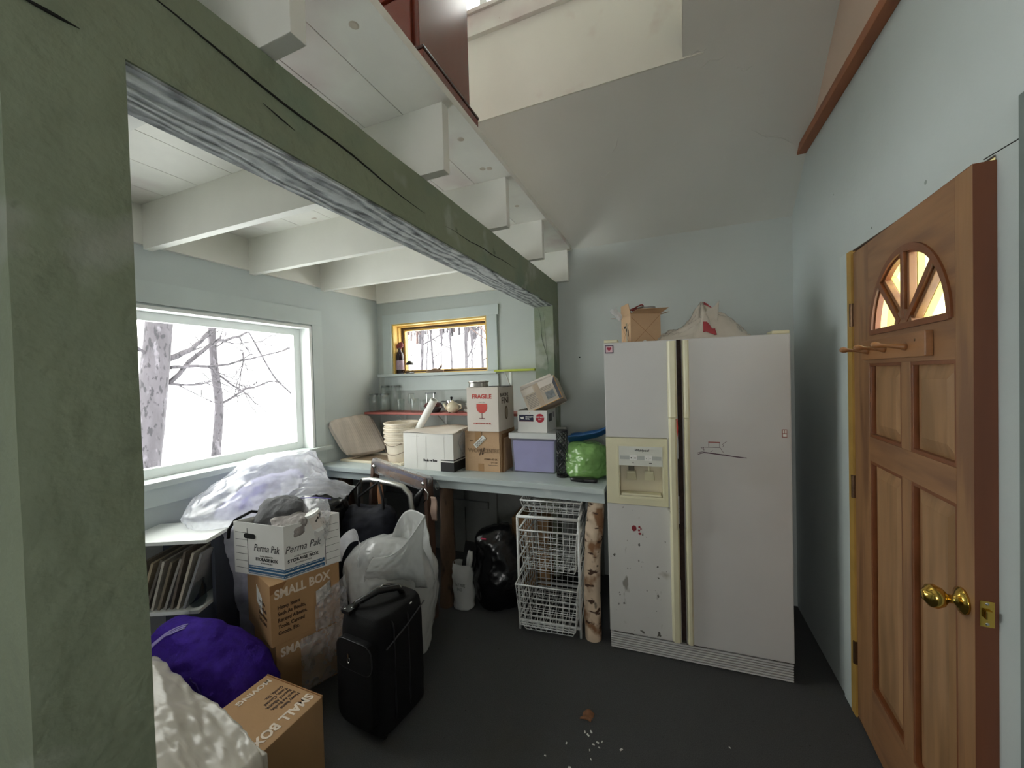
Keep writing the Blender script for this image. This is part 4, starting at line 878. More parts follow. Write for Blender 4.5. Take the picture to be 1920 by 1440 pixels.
text('WORLD', .042, (.028, 0, .135), X3, Z3, mk('print_brown', '8C7358', .8), wc, bold=.0002); text('CENTRIC', .042, (.155, 0, .135), X3, Z3, mk('print_brown', '8C7358', .8), wc, sx=.72)
decal('logo', stroke([(.118, .115), (.135, .165), (.140, .12), (.155, .17)], .007) + stroke([(.120, .16), (.150, .125)], .006), (0, 0, 0), X3, Z3, brown_ink, wc)
text('COMP1-SG-LK', .016, (.255, 0, .083), X3, Z3, brown_ink, wc, 'RIGHT', .0004); text('QTY: 1000', .011, (.255, 0, .062), X3, Z3, brown_ink, wc, 'RIGHT'); text('Made from plants', .010, (.255, 0, .045), X3, Z3, grey_ink, wc, 'RIGHT'); text('BOX', .013, (.045, 0, .215), X3, Z3, brown_ink, wc)
decal('tape', [rect(.085, .20, .135, .287), rect(.105, .0, .15, .055)], (0, 0, 0), X3, Z3, cardboard, wc)
c_, s_ = math.cos(.75), math.sin(.75); decal('white_label', [[(.095 + a * c_ - b * s_, .165 + a * s_ + b * c_) for a, b in rect(0, 0, .105, .035)]], (0, -.0015, 0), X3, Z3, paper, wc)
decal('label_print', [[(.095 + a * c_ - b * s_, .165 + a * s_ + b * c_) for a, b in rect(.01, .004 + .009 * k, .01 + (.085, .06, .08)[k], .008 + .009 * k)] for k in range(3)], (0, -.0027, 0), X3, Z3, grey_ink, wc)
for k, (dx, tz) in enumerate(((.0, .0), (.009, -.02), (.018, -.05))):     # torn side flaps standing beside the box
    G().hexa([(.277 + dx, .01, 0), (.281 + dx, .01, 0), (.281 + dx, .25, 0), (.277 + dx, .25, 0)], [(.272 + dx * .6, .02 + .02 * k, .285 + tz), (.275 + dx * .6, .02 + .02 * k, .285 + tz), (.275 + dx * .6, .24, .28 + tz), (.272 + dx * .6, .24, .28 + tz)]).build('torn_flap', cardboard2 if k != 1 else cardboard3, wc)
fg = carton('wine_box', 'white wine carton printed with a red wine glass', (-1.366, 2.462, CT + .289), (1, .0, 0), .248, .285, .312, paperwhite2, .003)
text('FRAGILE', .042, (.120, 0, .236), X3, Z3, red_ink, fg, 'CENTER', .0016, sx=1.0)
gl = [(-.042, .09), (.042, .09), (.043, .06), (.037, .043), (.025, .03), (.012, .024), (-.012, .024), (-.025, .03), (-.037, .043), (-.043, .06)]
decal('wine_glass', [[(.120 + x, .108 + y) for x, y in gl]], (0, 0, 0), X3, Z3, red_ink, fg)
decal('wine_glass_stem', [rect(.1175, .096, .1225, .133), rect(.098, .092, .142, .0965)], (0, 0, 0), X3, Z3, mk('stem_brown', '6A3A38', .6), fg)
text('12 BOTTLES DE 750 ML', .014, (.120, 0, .052), X3, Z3, red_ink, fg, 'CENTER', .0005); text('HAUT / BAS', .009, (.120, 0, .207), X3, Z3, grey_ink, fg, 'CENTER')
text('BARONE', .036, (.248, .035, .245), Y3, Z3, brown_ink, fg, sx=1.05); text('FINI', .062, (.248, .055, .195), Y3, Z3, brown_ink, fg, bold=.001, sx=1.2)
decal('crest', [circ(.14, .125, .028, 16, .05)], (.248, 0, 0), Y3, Z3, mk('crest_brown', '7C6C5A', .7), fg)
decal('crest', [circ(.14, .125, .018, 16, .036)], (.2494, 0, 0), Y3, Z3, mk('crest_tan', 'A59580', .7), fg)
for k in (0, 1): G().box(.001 + .124 * k, .001, .312, .123 + .124 * k, .284, .315).build('top_flap', paperwhite2, fg)
ft = thing('metal_tin', 'round grey metal tin on top of the red wine-glass box', 'tin', (-1.318, 2.56, CT + .289 + .315))
G().lathe([(.0001, 0), (.072, 0), (.074, .004), (.070, .03), (.078, .036), (.078, .043), (.070, .045), (.066, .038), (.0001, .036)], (0, 0, 0), 36).build('tin_body', tin_m, ft, smooth=False)
G().lathe([(.0001, .036), (.064, .036), (.064, .045), (.062, .047), (.0001, .047)], (0, 0, 0), 30).build('lid', tin_m, ft)
G().box(.085, -.005, 0, .24, .06, .006).build('handle', mk('tin_handle', '4A4A4A', .4, .6), ft, .002)
# clear tote with lilac contents
to = thing('storage_tote', 'clear plastic tote full of lilac material on the counter', 'tote', (-1.055, 2.515, CT), math.radians(3))
tw, td, th = .325, .33, .262
def shell(w0, d0, w1, d1, h, t, mat, nm, par, z0=0.):
    g = G(); cx, cy = tw / 2, td / 2
    q = lambda a, b, z: [(cx - a / 2, cy - b / 2, z), (cx + a / 2, cy - b / 2, z), (cx + a / 2, cy + b / 2, z), (cx - a / 2, cy + b / 2, z)]
    g.add(q(w0, d0, z0) + q(w1, d1, h) + q(w1 - t, d1 - t, h) + q(w0 - t, d0 - t, z0 + t), [(0, 3, 2, 1)] + [(i, (i + 1) % 4, 4 + (i + 1) % 4, 4 + i) for i in range(4)] + [(4 + i, 4 + (i + 1) % 4, 8 + (i + 1) % 4, 8 + i) for i in range(4)] + [(8 + i, 8 + (i + 1) % 4, 12 + (i + 1) % 4, 12 + i) for i in range(4)] + [(12, 13, 14, 15)])
    return g.build(nm, mat, par, .002)
shell(.30, .30, .325, .33, th, .004, tote_m, 'tub', to)
G().hexa([(.02, .02, .006), (.305, .02, .006), (.305, .31, .006), (.02, .31, .006)], [(.012, .010, .225), (.313, .010, .225), (.313, .318, .225), (.012, .318, .225)]).build('contents', lilac, to, .008)
G().box(-.010, -.010, th - .022, tw + .010, td + .012, th + .018).build('lid', totelid_m, to, .008)
for x in (-.014, tw + .004): G().box(x, .10, th - .06, x + .010, .22, th).build('clip', totelid_m, to, .003)
TT = CT + th + .018
us = thing('mailing_box', 'white priority mailing box with a navy label on the tote', 'box', (-1.012, 2.555, TT), math.radians(2))
uw, ud, uh = .215, .25, .153
for nm, q in (('side', (0, 0, 0, uw, .003, uh)), ('side', (0, ud - .003, 0, uw, ud, uh)), ('side', (0, .003, 0, .003, ud - .003, uh)), ('side', (uw - .003, .003, 0, uw, ud - .003, uh)), ('bottom', (.003, .003, 0, uw - .003, ud - .003, .003))): G().box(*q).build(nm, paperwhite, us)
decal('navy_label', [rect(.012, .075, .118, .122)], (0, 0, 0), X3, Z3, navy_ink, us); decal('eagle', [[(.02, .105), (.05, .110), (.045, .098), (.055, .092), (.03, .092)]], (0, -.0014, 0), X3, Z3, paper, us)
text('PRIORITY', .014, (.060, -.0014, .103), X3, Z3, paper, us, bold=.0003); text('MAIL', .014, (.060, -.0014, .090), X3, Z3, paper, us, bold=.0003); decal('red_line', [rect(.015, .078, .115, .080)], (0, -.0014, 0), X3, Z3, red_ink, us)
decal('red_disc', [circ(.165, .099, .031, 28)], (0, 0, 0), X3, Z3, mk('disc_red', 'B22234', .5), us); text('FLAT RATE', .012, (.165, -.0014, .103), X3, Z3, paper, us, 'CENTER', .0005); text('$ave', .012, (.165, -.0014, .088), X3, Z3, paper, us, 'CENTER')
decal('dark_label', [rect(.045, .07, .135, .125), rect(.17, .09, .185, .13)], (uw, 0, 0), Y3, Z3, mk('label_slate', '4A4D52', .6), us); text('2013', .03, (uw + .0014, .058, .088), Y3, Z3, grey_ink, us)
G().hexa([(uw, .05, uh), (uw + .001, .05, uh), (uw + .001, .24, uh), (uw, .24, uh)], [(uw + .07, .06, uh + .03), (uw + .071, .06, uh + .032), (uw + .09, .23, uh + .045), (uw + .089, .23, uh + .043)]).build('flap', cardboard2, us)
# tilted product box lying in the mailing box mouth
tb = thing('product_box', 'battered product box lying tilted on the white mailing box', 'box', (-.925, 2.56, TT + uh - .018), rot=Euler((math.radians(-14), math.radians(-24), math.radians(8)), 'XYZ'))
pw_, pd_, ph_ = .262, .15, .175
G().box(0, 0, 0, pw_, pd_, ph_).build('body', mk('product_card', 'C9BCAB', .7, var=.06), tb, .003)
decal('pale_label', [rect(.0, .125, .09, .172), rect(.135, .13, .262, .174)], (0, 0, 0), X3, Z3, paperwhite2, tb)
decal('photo', [rect(.135, .012, .235, .095)], (0, 0, 0), X3, Z3, mk('photo_tan', 'B5A99A', .6), tb); decal('photo_image', [rect(.16, .030, .222, .085)], (0, -.0013, 0), X3, Z3, mk('photo_grey', '7C8082', .6, var=.3, vs=40), tb)
decal('dark_side', [[(.238, .0), (.262, .0), (.262, .175), (.236, .13)]], (0, -.0003, 0), X3, Z3, mk('photo_slate', '4E5058', .6), tb); decal('orange_line', [rect(.2585, 0, .262, .175), rect(0, 0, .262, .004)], (0, -.0016, 0), X3, Z3, mk('orange_edge', 'C08A3C', .6), tb)
decal('print_lines', [rect(.02, .11 - .011 * k, .02 + (.09, .08, .1, .07, .095)[k % 5], .115 - .011 * k) for k in range(9)] + [rect(.135, .102 + .01 * k, .22, .106 + .01 * k) for k in range(3)], (0, -.0005, 0), X3, Z3, mk('print_fade', '9C958D', .7), tb)
decal('packing_tape', [rect(.098, 0, .132, .175)], (0, -.0010, 0), X3, Z3, mk('tape_beige', 'BBA995', .35), tb)
G().box(.0, .002, .175, .262, .148, .178).build('top_flap', paperwhite2, tb); G().hexa([(.0, .0, .176), (.25, 0, .176), (.25, .002, .178), (0, .002, .178)], [(.01, -.012, .20), (.24, .03, .206), (.24, .032, .207), (.01, -.01, .202)]).build('torn_flap', paperwhite2, tb)
# black wire mesh cylinder
mc = thing('mesh_cylinder', 'tall black mesh cylinder between the tote and the green bag', 'container', (-.677, 2.495, CT))
G().lathe([(.036, 0), (.038, .002), (.038, .012), (.034, .012), (.034, .004), (.0001, .004)], (0, 0, 0), 24).build('base', black_pl, mc); G().lathe([(.036, .30), (.039, .30), (.039, .312), (.036, .312)], (0, 0, 0), 24).build('rim', black_pl, mc)
g = G()
for s in (1, -1):
    for k in range(9): g.tube([(.037 * math.cos(a), .037 * math.sin(a), z) for a, z in [(2 * PI * k / 9 + s * i * .32, .012 + .29 * i / 22) for i in range(23)]], .0017, 4)
o = g.build('mesh', black_pl, mc); o['kind'] = 'stuff'
# green bag, blue plastic on it, black case in front
gn = sack('plastic_bag', [(-.525, 2.575, CT, .09, .09), (-.525, 2.57, CT + .02, .128, .12), (-.53, 2.575, CT + .09, .135, .125), (-.525, 2.58, CT + .16, .125, .12), (-.53, 2.58, CT + .215, .095, .09), (-.53, 2.58, CT + .235, .01, .01)], green_bag, None, .022, 7, 5, 110, 84, ridgeamp=.5, zmin=CT + .001, crease=.006)
tag(gn, 'bulging shiny green plastic bag on the counter by the refrigerator', 'bag')
bp = sheet('blue_scoop', lambda u, v: (-.65 + .27 * u, 2.52 + .14 * v + .02 * u, CT + .235 + .012 * math.cos(7 * v) +   .13 * max(0, u - .30) + .028 * abs(v - .5) * (1.6 - u) + .012 * math.sin(6 * u)), blue_pl, None, 30, 20, .012)
tag(bp, 'bent piece of dark blue plastic resting on the green bag', 'plastic')
cs = thing('glasses_case', 'flat black case lying at the counter edge before the green bag', 'case', (-.518, 2.412, CT), math.radians(-2))
sack('shell', [(0, 0, .0005, .07, .022), (0, 0, .006, .085, .027), (0, 0, .018, .085, .027), (0, 0, .026, .075, .022), (0, 0, .028, .01, .004)], black_pl, cs, .0005, 10, 1, 40, 14, power=1.6)
G().box(-.008, -.029, .012, .008, -.025, .022).build('clasp', mk('clasp_dark', '050505', .3), cs, .001)

# ---------------------------------------------------------------- pink shelf with glassware
ps = thing('wall_shelf', 'long pink painted shelf on the wall under the small window', 'shelf')
G().box(LX + .004, 2.81, 1.250, -1.12, YB - .001, 1.270).build('board', pink_p, ps, .002)
def bracket(par, x, z, mat, d=.17, h=.13):
    g = G(); g.box(x - .012, YB - .005, z - h, x + .012, YB - .001, z); g.box(x - .012, YB - d, z - .004, x + .012, YB - .005, z - .0005)
    b = g.build('bracket', mat, par); G().tube([(x, YB - .006, z - h * .9), (x, YB - .05, z - h * .55), (x, YB - d * .85, z - .006)], .005, 6).build('brace', mat, b)
bracket(ps, -1.90, 1.250, paint_white2); bracket(ps, -2.35, 1.250, paint_trim)
SZ = 1.2702
def jar(label, x, y, r, h, lidm=None, group='glass jars on the pink shelf', cat='jar', name='glass_jar', neck=.8):
    t = thing(name, label, cat, (x, y, SZ), 0, group)
    w_ = .0025; pr_ = [(.0001, 0), (r * .96, 0), (r, .006), (r, h * .74), (r * .97, h * .8), (r * neck, h * .87), (r * neck, h)]
    G().lathe(pr_ + [(a - w_ if a > w_ else .0001, max(b, .004)) for a, b in reversed(pr_)], (0, 0, 0), 24).build('jar_body', jar_glass, t, smooth=True)
    if lidm: G().lathe([(r * neck + .002, h - .012), (r * neck + .004, h - .01), (r * neck + .004, h + .004), (.0001, h + .005)], (0, 0, 0), 24).build('lid', lidm, t)
    return t
dkl = mk('jar_lid_grey', '7E8484', .4, .5)
jar('left front short glass jar on the pink shelf by the window wall', -2.585, 2.875, .046, .165, dkl)
jar('second short glass jar from the window wall on the pink shelf', -2.455, 2.87, .048, .165, dkl)
jar('tall glass jar at the back of the pink shelf behind the short jars', -2.535, 2.975, .046, .235, dkl)
jar('tall glass jar nearest the drinking glasses on the pink shelf', -2.415, 2.975, .05, .235, dkl)
def tumbler(label, x, y, r, h, foot=False):
    t = thing('drinking_glass', label, 'glass', (x, y, SZ), 0, 'glasses on the pink shelf')
    if foot: pr_ = [(.0001, 0), (r * .8, 0), (r * .8, .004), (.006, .01), (.005, h * .35), (r * .7, h * .45), (r, h * .65), (r * .85, h)]
    else: pr_ = [(.0001, 0), (r * .8, 0), (r * .84, .005), (r, h)]
    G().lathe(pr_ + [(max(.0001, a - .002), b + (.004 if i < 1 else 0)) for i, (a, b) in enumerate(reversed(pr_)) if b > h * .3 or not foot][:-1], (0, 0, 0), 20).build('glass_body', jar_glass, t, smooth=True)
tumbler('first drinking glass beside the tall jars on the pink shelf', -2.30, 2.90, .038, .11)
tumbler('clear goblet in the middle of the pink shelf glasses', -2.20, 2.93, .036, .16, True)
tumbler('second drinking glass left of the dark casserole', -2.13, 2.88, .04, .115)
tumbler('small drinking glass at the back left of the casserole', -2.10, 2.975, .036, .10)
sv = thing('metal_stand', 'upright chrome stand behind the dark casserole on the shelf', 'stand', (-2.02, 2.955, SZ))
for x in (-.03, .045): G().lathe([(.005, .004), (.005, .16)], (x, 0, 0), 10).build('post', chrome, sv)
G().box(-.04, -.012, .16, .06, .012, .168).build('top', mk('stand_top', '3A4244', .3), sv, .002); G().box(-.045, -.02, 0, .06, .02, .005).build('base', black_pl, sv)
cd = thing('casserole', 'dark casserole dish with a maroon lid on the pink shelf', 'dish', (-1.93, 2.875, SZ))
G().lathe([(.0001, 0), (.05, 0), (.068, .02), (.076, .05), (.072, .052), (.0001, .05)], (0, 0, 0), 28).build('dish', mk('dish_grey', '4C5052', .3), cd, smooth=True); G().lathe([(.079, .051), (.080, .058), (.066, .082), (.03, .088), (.0001, .089)], (0, 0, 0), 28).build('lid', mk('lid_maroon', '572A28', .3), cd, smooth=True)
for a in (PI * .95, PI * 1.95): G().box(-.02, -.012, .044, .02, .012, .052).build('handle', mk('lid_maroon', '572A28', .3), cd, .003).location = (.086 * math.cos(a), .086 * math.sin(a), 0)
mg = thing('small_pot', 'small metal pot with lid behind the teapot on the shelf', 'pot', (-1.79, 2.95, SZ)); G().lathe([(.0001, 0), (.045, 0), (.047, .09), (.05, .092), (.05, .098), (.02, .104), (.0001, .105)], (0, 0, 0), 24).build('pot_body', chrome, mg); G().lathe([(.005, .104), (.013, .118), (.01, .13), (.0001, .132)], (0, 0, 0), 12).build('knob', black_pl, mg, smooth=True); G().tube([(-.047, 0, .085), (-.09, 0, .09), (-.11, 0, .085)], .005, 6).build('handle', black_pl, mg)
tp = thing('teapot', 'cream and brown patterned animal teapot on the pink shelf', 'teapot', (-1.725, 2.86, SZ))
G().lathe([(.0001, 0), (.034, 0), (.05, .02), (.056, .045), (.048, .072), (.026, .088), (.0001, .09)], (0, 0, 0), 28).build('pot_body', ceramic, tp, smooth=True); G().tube([(-.045, -.01, .03), (-.065, -.012, .05), (-.078, -.014, .078)], [.016, .011, .008], 10).build('spout', ceramic, tp, smooth=True); G().tube([(.045, 0, .07), (.08, 0, .068), (.085, 0, .04), (.05, 0, .022)], .006, 8).build('handle', ceramic, tp, smooth=True); G().lathe([(.008, .088), (.012, .10), (.0001, .108)], (0, 0, 0), 12).build('knob', ceramic, tp, smooth=True)
for k in range(4):
    p = G().lathe([(.0001, 0), (.04, 0), (.07, .010), (.072, .012), (.04, .004), (.0001, .004)], (-1.56, 2.90, SZ + .0065 * k), 28).build('saucer', mk('saucer_white', 'D6D4CE', .25), smooth=True); tag(p, ['lowest saucer of the small stack beside the wine box', 'second saucer of the small stack beside the wine box', 'third saucer of the small stack beside the wine box', 'top saucer of the small stack under the cup'][k], 'saucer', 'saucers on the pink shelf')
cp = thing('cup', 'pale cup with a curved handle standing on the saucer stack', 'cup', (-1.56, 2.90, SZ + .0245)); G().lathe([(.0001, 0), (.022, 0), (.032, .02), (.038, .055), (.036, .055), (.03, .02), (.0001, .006)], (0, 0, 0), 24).build('cup_body', mk('saucer_white', 'D6D4CE', .25), cp, smooth=True); G().tube([(-.034, 0, .045), (-.06, 0, .05), (-.062, 0, .028), (-.03, 0, .014)], .0035, 8).build('handle', mk('saucer_white', 'D6D4CE', .25), cp, smooth=True)
# lime shelf
ls = thing('wall_shelf', 'short lime green shelf between the small window and the post', 'shelf'); G().box(-1.335, 2.875, 1.606, -.984, YB - .001, 1.622).build('board', lime_p, ls, .002); bracket(ls, -1.255, 1.606, paint_white2, .14, .14)
# window sill things
wbt = thing('wine_bottle', 'dark wine bottle standing in the small window corner', 'bottle', (-2.428, 3.075, bz0 + .0032)); G().lathe([(.0001, 0), (.034, 0), (.037, .004), (.037, .17), (.03, .20), (.014, .225), (.013, .285), (.016, .287), (.016, .297), (.0001, .298)], (0, 0, 0), 24).build('bottle_body', bottle_m, wbt, smooth=True); G().lathe([(.0375, .04), (.0378, .041), (.0378, .13), (.0375, .131)], (0, 0, 0), 24).build('label', mk('bottle_label', 'A08A98', .6, var=.2, vs=50), wbt); sack('ribbon', [(0, 0, .235, .004, .004), (-.005, 0, .25, .03, .012), (.005, 0, .275, .035, .016), (.01, 0, .30, .02, .012), (.01, 0, .31, .002, .002)], mk('ribbon_red', '7A2F34', .5), wbt, .012, 30, 2, 24, 16)
ln = thing('lantern', 'small dark wire lantern on the yellow window sill', 'lantern', (-2.315, 3.075, bz0 + .0032))
G().lathe([(.0001, 0), (.042, 0), (.042, .008), (.03, .012), (.0001, .012)], (0, 0, 0), 20).build('base', black_pl, ln); G().lathe([(.03, .012), (.03, .085)], (0, 0, 0), 20).build('glass_chimney', jar_glass, ln, smooth=True); G().lathe([(.043, .085), (.036, .10), (.018, .118), (.008, .125), (.0001, .126)], (0, 0, 0), 20).build('cap', black_pl, ln, smooth=True)
for k in range(4): G().tube([(.036 * math.cos(k * PI / 2), .036 * math.sin(k * PI / 2), .01), (.036 * math.cos(k * PI / 2), .036 * math.sin(k * PI / 2), .09)], .0018, 5).build('wire', black_pl, ln)
G().tube([(.04 * math.cos(t * PI / 14), 0, .095 + .11 * math.sin(t * PI / 14)) for t in range(15)], .0016, 5).build('bail', mk('wire_grey', '6B6460', .4, .5), ln)
dw = thing('driftwood', 'small piece of driftwood lying on the yellow window sill', 'driftwood', (-2.0, 3.03, bz0 + .0032)); G().tube([(-.095, 0, .012), (-.05, .0, .018), (0, .005, .022), (.05, 0, .016), (.085, 0, .014)], [.008, .016, .02, .016, .012], 8).build('stick', mk('driftwood', '7A6250', .8, var=.25, vs=20), dw, smooth=True); G().tube([(.03, 0, .022), (.055, 0, .045), (.07, .0, .075)], [.012, .009, .004], 8).build('knot', mk('driftwood', '7A6250', .8, var=.25, vs=20), dw, smooth=True)

# ================================================================== dresser on the loft
dr = thing('dresser', 'dark mahogany dresser standing on the loft edge', 'dresser', (0, 0, 2.5725))
G().box(-1.60, 1.105, .075, -.752, 1.455, 1.05).build('case', dresser_m, dr, .003)
G().box(-1.625, 1.085, 0, -.725, 1.475, .064).build('base', dresser_m, dr, .003); G().box(-1.628, 1.082, .064, -.722, 1.478, .075).build('base_moulding', dresser_d, dr, .003)
for z in (.09, .28, .47, .66, .85):
    d_ = G().box(-1.58, 1.092, z, -.775, 1.105, z + .175).build('drawer', dresser_m, dr, .004)
    for x in (-1.38, -.95): G().lathe([(.008, 0), (.007, .012), (.016, .02), (.014, .03), (.0001, .033)], (x, 1.092, z + .088), 14, (0, -1, 0)).build('knob', dresser_d, d_, smooth=True)

# ================================================================== under the counter
# wire basket drawer unit
wu = thing('wire_basket_unit', 'white wire basket drawer unit under the counter', 'drawer unit', (-.893, 2.205, 0), math.radians(5.5))
UW, UD = .375, .46
def tb_(pts, r, nm, par, n=8, closed=False): return G().tube(pts, r, n, closed).build(nm, wire_m, par, smooth=True)
for x in (0, UW):
    for y in (0, UD): tb_([(x, y, 0), (x, y, .70)], .0085, 'upright', wu)
for x in (0, UW):
    for z in (.07, .16, .25, .34, .43, .52, .61): tb_([(x, 0, z), (x, UD, z)], .0055, 'runner', wu, 6)
for y in (0, UD): tb_([(0, y, .70), (UW, y, .70)], .0095, 'top_bar', wu)
tb_([(0, 0, .055), (UW, 0, .055)], .010, 'bottom_bar', wu); tb_([(0, UD, .055), (UW, UD, .055)], .010, 'bottom_bar', wu)
for x in (0, UW): tb_([(x, 0, .70), (x, UD, .70)], .0085, 'side_bar', wu)
def basket(x0, y0, z0, x1, y1, z1, lab, taper=.018):
    b = tb_([(x0, y0, z1), (x1, y0, z1), (x1, y1, z1), (x0, y1, z1)], .0052, 'basket', wu, 8, True); b['label'] = lab
    g = G(); t = taper; a0, a1, c0, c1 = x0 + t, x1 - t, y0 + t, y1 - t; r = .0021
    nx, ny, nz = 9, 9, max(2, int((z1 - z0) / .034))
    for i in range(nx + 1):
        f = i / nx; xb, xt = a0 + (a1 - a0) * f, x0 + (x1 - x0) * f
        g.tube([(xt, y0, z1), (xb, c0, z0), (xb, c1, z0), (xt, y1, z1)], r, 4)
    for i in range(ny + 1):
        f = i / ny; yb, yt = c0 + (c1 - c0) * f, y0 + (y1 - y0) * f
        g.tube([(x0, yt, z1), (a0, yb, z0), (a1, yb, z0), (x1, yt, z1)], r, 4)
    for k in range(nz):
        f = k / nz; q = t * (1 - f); z = z0 + (z1 - z0) * f
        g.tube([(x0 + q, y0 + q, z), (x1 - q, y0 + q, z), (x1 - q, y1 - q, z), (x0 + q, y1 - q, z)], r, 4, True)
    o = g.build('wire_grid', wire_m, b); o['kind'] = 'stuff'
basket(.012, -.008, .375, UW - .012, UD - .02, .618, 'upper deep wire basket')
basket(.006, -.095, .075, UW - .004, UD - .10, .325, 'lower deep wire basket pulled forward')
basket(.008, .05, .71, UW + .010, UD - .01, .785, 'shallow wire basket on top')
basket(.02, -.02, .004, UW - .03, UD - .04, .048, 'shallow wire basket at the floor')
# black bag of rubbish
bgk = sack('bin_bag', [(-1.13, 2.43, .0, .09, .10), (-1.13, 2.42, .03, .15, .15), (-1.13, 2.42, .18, .165, .16), (-1.12, 2.42, .33, .15, .15), (-1.14, 2.42, .46, .125, .12), (-1.12, 2.43, .53, .07, .07), (-1.11, 2.43, .555, .008, .008)], black_bag, None, .03, 6, 9, 80, 64, ridgeamp=.5, zmin=.001)
tag(bgk, 'black bin bag standing under the counter beside the wire baskets', 'bag')
pk = sheet('paper_tag', lambda u, v: (-1.185 + .035 * u, 2.275 + .004 * u, .485 + .012 * v), mk('tag_pink', 'C23A5C', .5), None, 2, 2, .001); pk['label'] = 'pink tag'; pk.name = 'pink_tag'; pk.parent = bgk
cbx = carton('cardboard_box', 'brown cardboard box in the shade behind the black bin bag', (-1.02, 2.64, 0), (1, .1, 0), .28, .25, .50, cardboard)
cbx.location = (-1.13, 2.68, 0)
# white carrier bag with a black folder
cbg = thing('carrier_bag', 'white plastic carrier bag holding a black folder under the counter', 'bag', (-1.335, 2.29, 0))
sack('bag_body', [(0, 0, 0, .05, .045), (0, 0, .02, .066, .06), (0, 0, .12, .07, .06), (-.005, 0, .22, .068, .058), (-.012, 0, .285, .066, .05), (-.012, 0, .30, .064, .048)], white_bag, cbg, .014, 10, 14, 60, 40, zmin=.001, cap=False)
G().tube([(.045, .0, .27), (.062, .0, .33), (.066, .0, .385), (.052, .0, .39), (.04, .0, .34), (.035, .0, .28)], [.014, .012, .010, .010, .012, .014], 8).build('handle', white_bag, cbg, smooth=True)
text('BUY MORE', .030, (-.025, -.066, .17), X3, Z3, mk('bag_print', '6A7270', .6), cbg, sx=.5); text('BAGS', .030, (-.015, -.066, .14), X3, Z3, mk('bag_print', '6A7270', .6), cbg, sx=.5)
bf = thing('folder', 'black folder sticking out of the white carrier bag', 'folder', (-1.395, 2.30, .05), rot=Euler((0, math.radians(10), math.radians(10)))); G().box(0, 0, 0, .085, .012, .40).build('cover', black_pl, bf, .003); G().box(.004, .012, .01, .08, .018, .39).build('pages', dark_cloth, bf)

# ================================================================== clutter behind the suitcase
# plastic-wrapped wooden frame leaning on the counter
wf = thing('wooden_frame', 'wooden rail wrapped in clear plastic leaning against the counter edge', 'frame')
wd_ = mk_wood('old_plank', '8A6547', '6A4A34', 'X', 14, .6, .1)
dk_ = mk_wood('dark_plank', '5A4032', '42302A', 'Z', 14, .6, .1)
def bar(a, b, w_, h_, mat, nm, par, upv=Z3):
    a, b = Vector(a), Vector(b); d = (b - a).normalized(); s = d.cross(upv).normalized(); u = s.cross(d)
    q = lambda p: [p - s * w_ - u * h_, p + s * w_ - u * h_, p + s * w_ + u * h_, p - s * w_ + u * h_]
    A, B = q(a), q(b); return G().hexa(A, B).build(nm, mat, par, .002)
bar((-1.985, 2.20, .945), (-1.535, 2.20, .845), .011, .036, wd_, 'rail', wf); bar((-1.965, 2.186, .965), (-1.545, 2.186, .872), .002, .012, mk('purple_tape', '4C4668', .4), 'purple_band', wf)
bar((-1.540, 2.205, .89), (-1.455, 2.10, .0), .013, .038, dk_, 'leg', wf, Y3); bar((-1.985, 2.205, .98), (-2.03, 2.12, .0), .013, .032, dk_, 'leg', wf, Y3)
bar((-1.995, 2.192, .955), (-1.52, 2.192, .848), .020, .050, clear_bag2, 'plastic_wrap', wf)
for x, z in ((-1.97, .95), (-1.555, .858)): G().lathe([(.014, 0), (.012, .006), (.0001, .009)], (x, 2.168, z), 14, (0, -1, 0)).build('bolt', chrome, wf, smooth=True)
ck = sack('clamp', [(-1.60, 2.15, .70, .004, .004), (-1.60, 2.145, .72, .022, .016), (-1.585, 2.145, .77, .028, .018), (-1.56, 2.15, .81, .018, .014), (-1.545, 2.15, .835, .003, .003)], black_pl, wf, .002, 10, 2, 24, 16)
G().tube([(-1.53, 2.15, .83), (-1.505, 2.15, .80), (-1.51, 2.15, .765), (-1.545, 2.15, .74)], .004, 6).build('hook', chrome, wf, smooth=True)
sheet('pink_cloth', lambda u, v: (-1.49 + .05 * u * (1 - .5 * abs(v - .5)), 2.16 + .006 * math.sin(8 * v), .78 - .16 * v), mk('cloth_pinkish', 'B79C8E', .8), wf, 6, 12, .006)
# chrome tube handle of a folding cart and its uprights
fc = thing('folding_cart', 'folding cart with a bent chrome tube handle behind the black bag', 'cart')
G().tube([(-2.03, 2.12, .02), (-2.05, 2.11, .70), (-2.045, 2.10, .83), (-2.0, 2.095, .868), (-1.93, 2.09, .878), (-1.75, 2.09, .865), (-1.66, 2.09, .85), (-1.61, 2.095, .80), (-1.60, 2.10, .70), (-1.58, 2.12, .02)], .018, 12).build('handle', mk('satin_aluminium', 'B9B9B4', .38, .9), fc, smooth=True)
G().box(-2.06, 1.98, .004, -1.56, 2.14, .02).build('base_plate', steel, fc, .003)
for x in (-2.04, -1.60): G().lathe([(.03, -.01), (.035, -.006), (.035, .006), (.03, .01)], (x, 2.155, .036), 18, (1, 0, 0)).build('wheel', black_pl, fc)
sack('grip', [(-1.865, 2.105, .70, .02, .006), (-1.865, 2.105, .76, .026, .007), (-1.865, 2.105, .82, .024, .007), (-1.865, 2.105, .855, .014, .005)], mk('grip_tan', '9C6C4A', .6), fc, .0005, 8, 1, 16, 14)
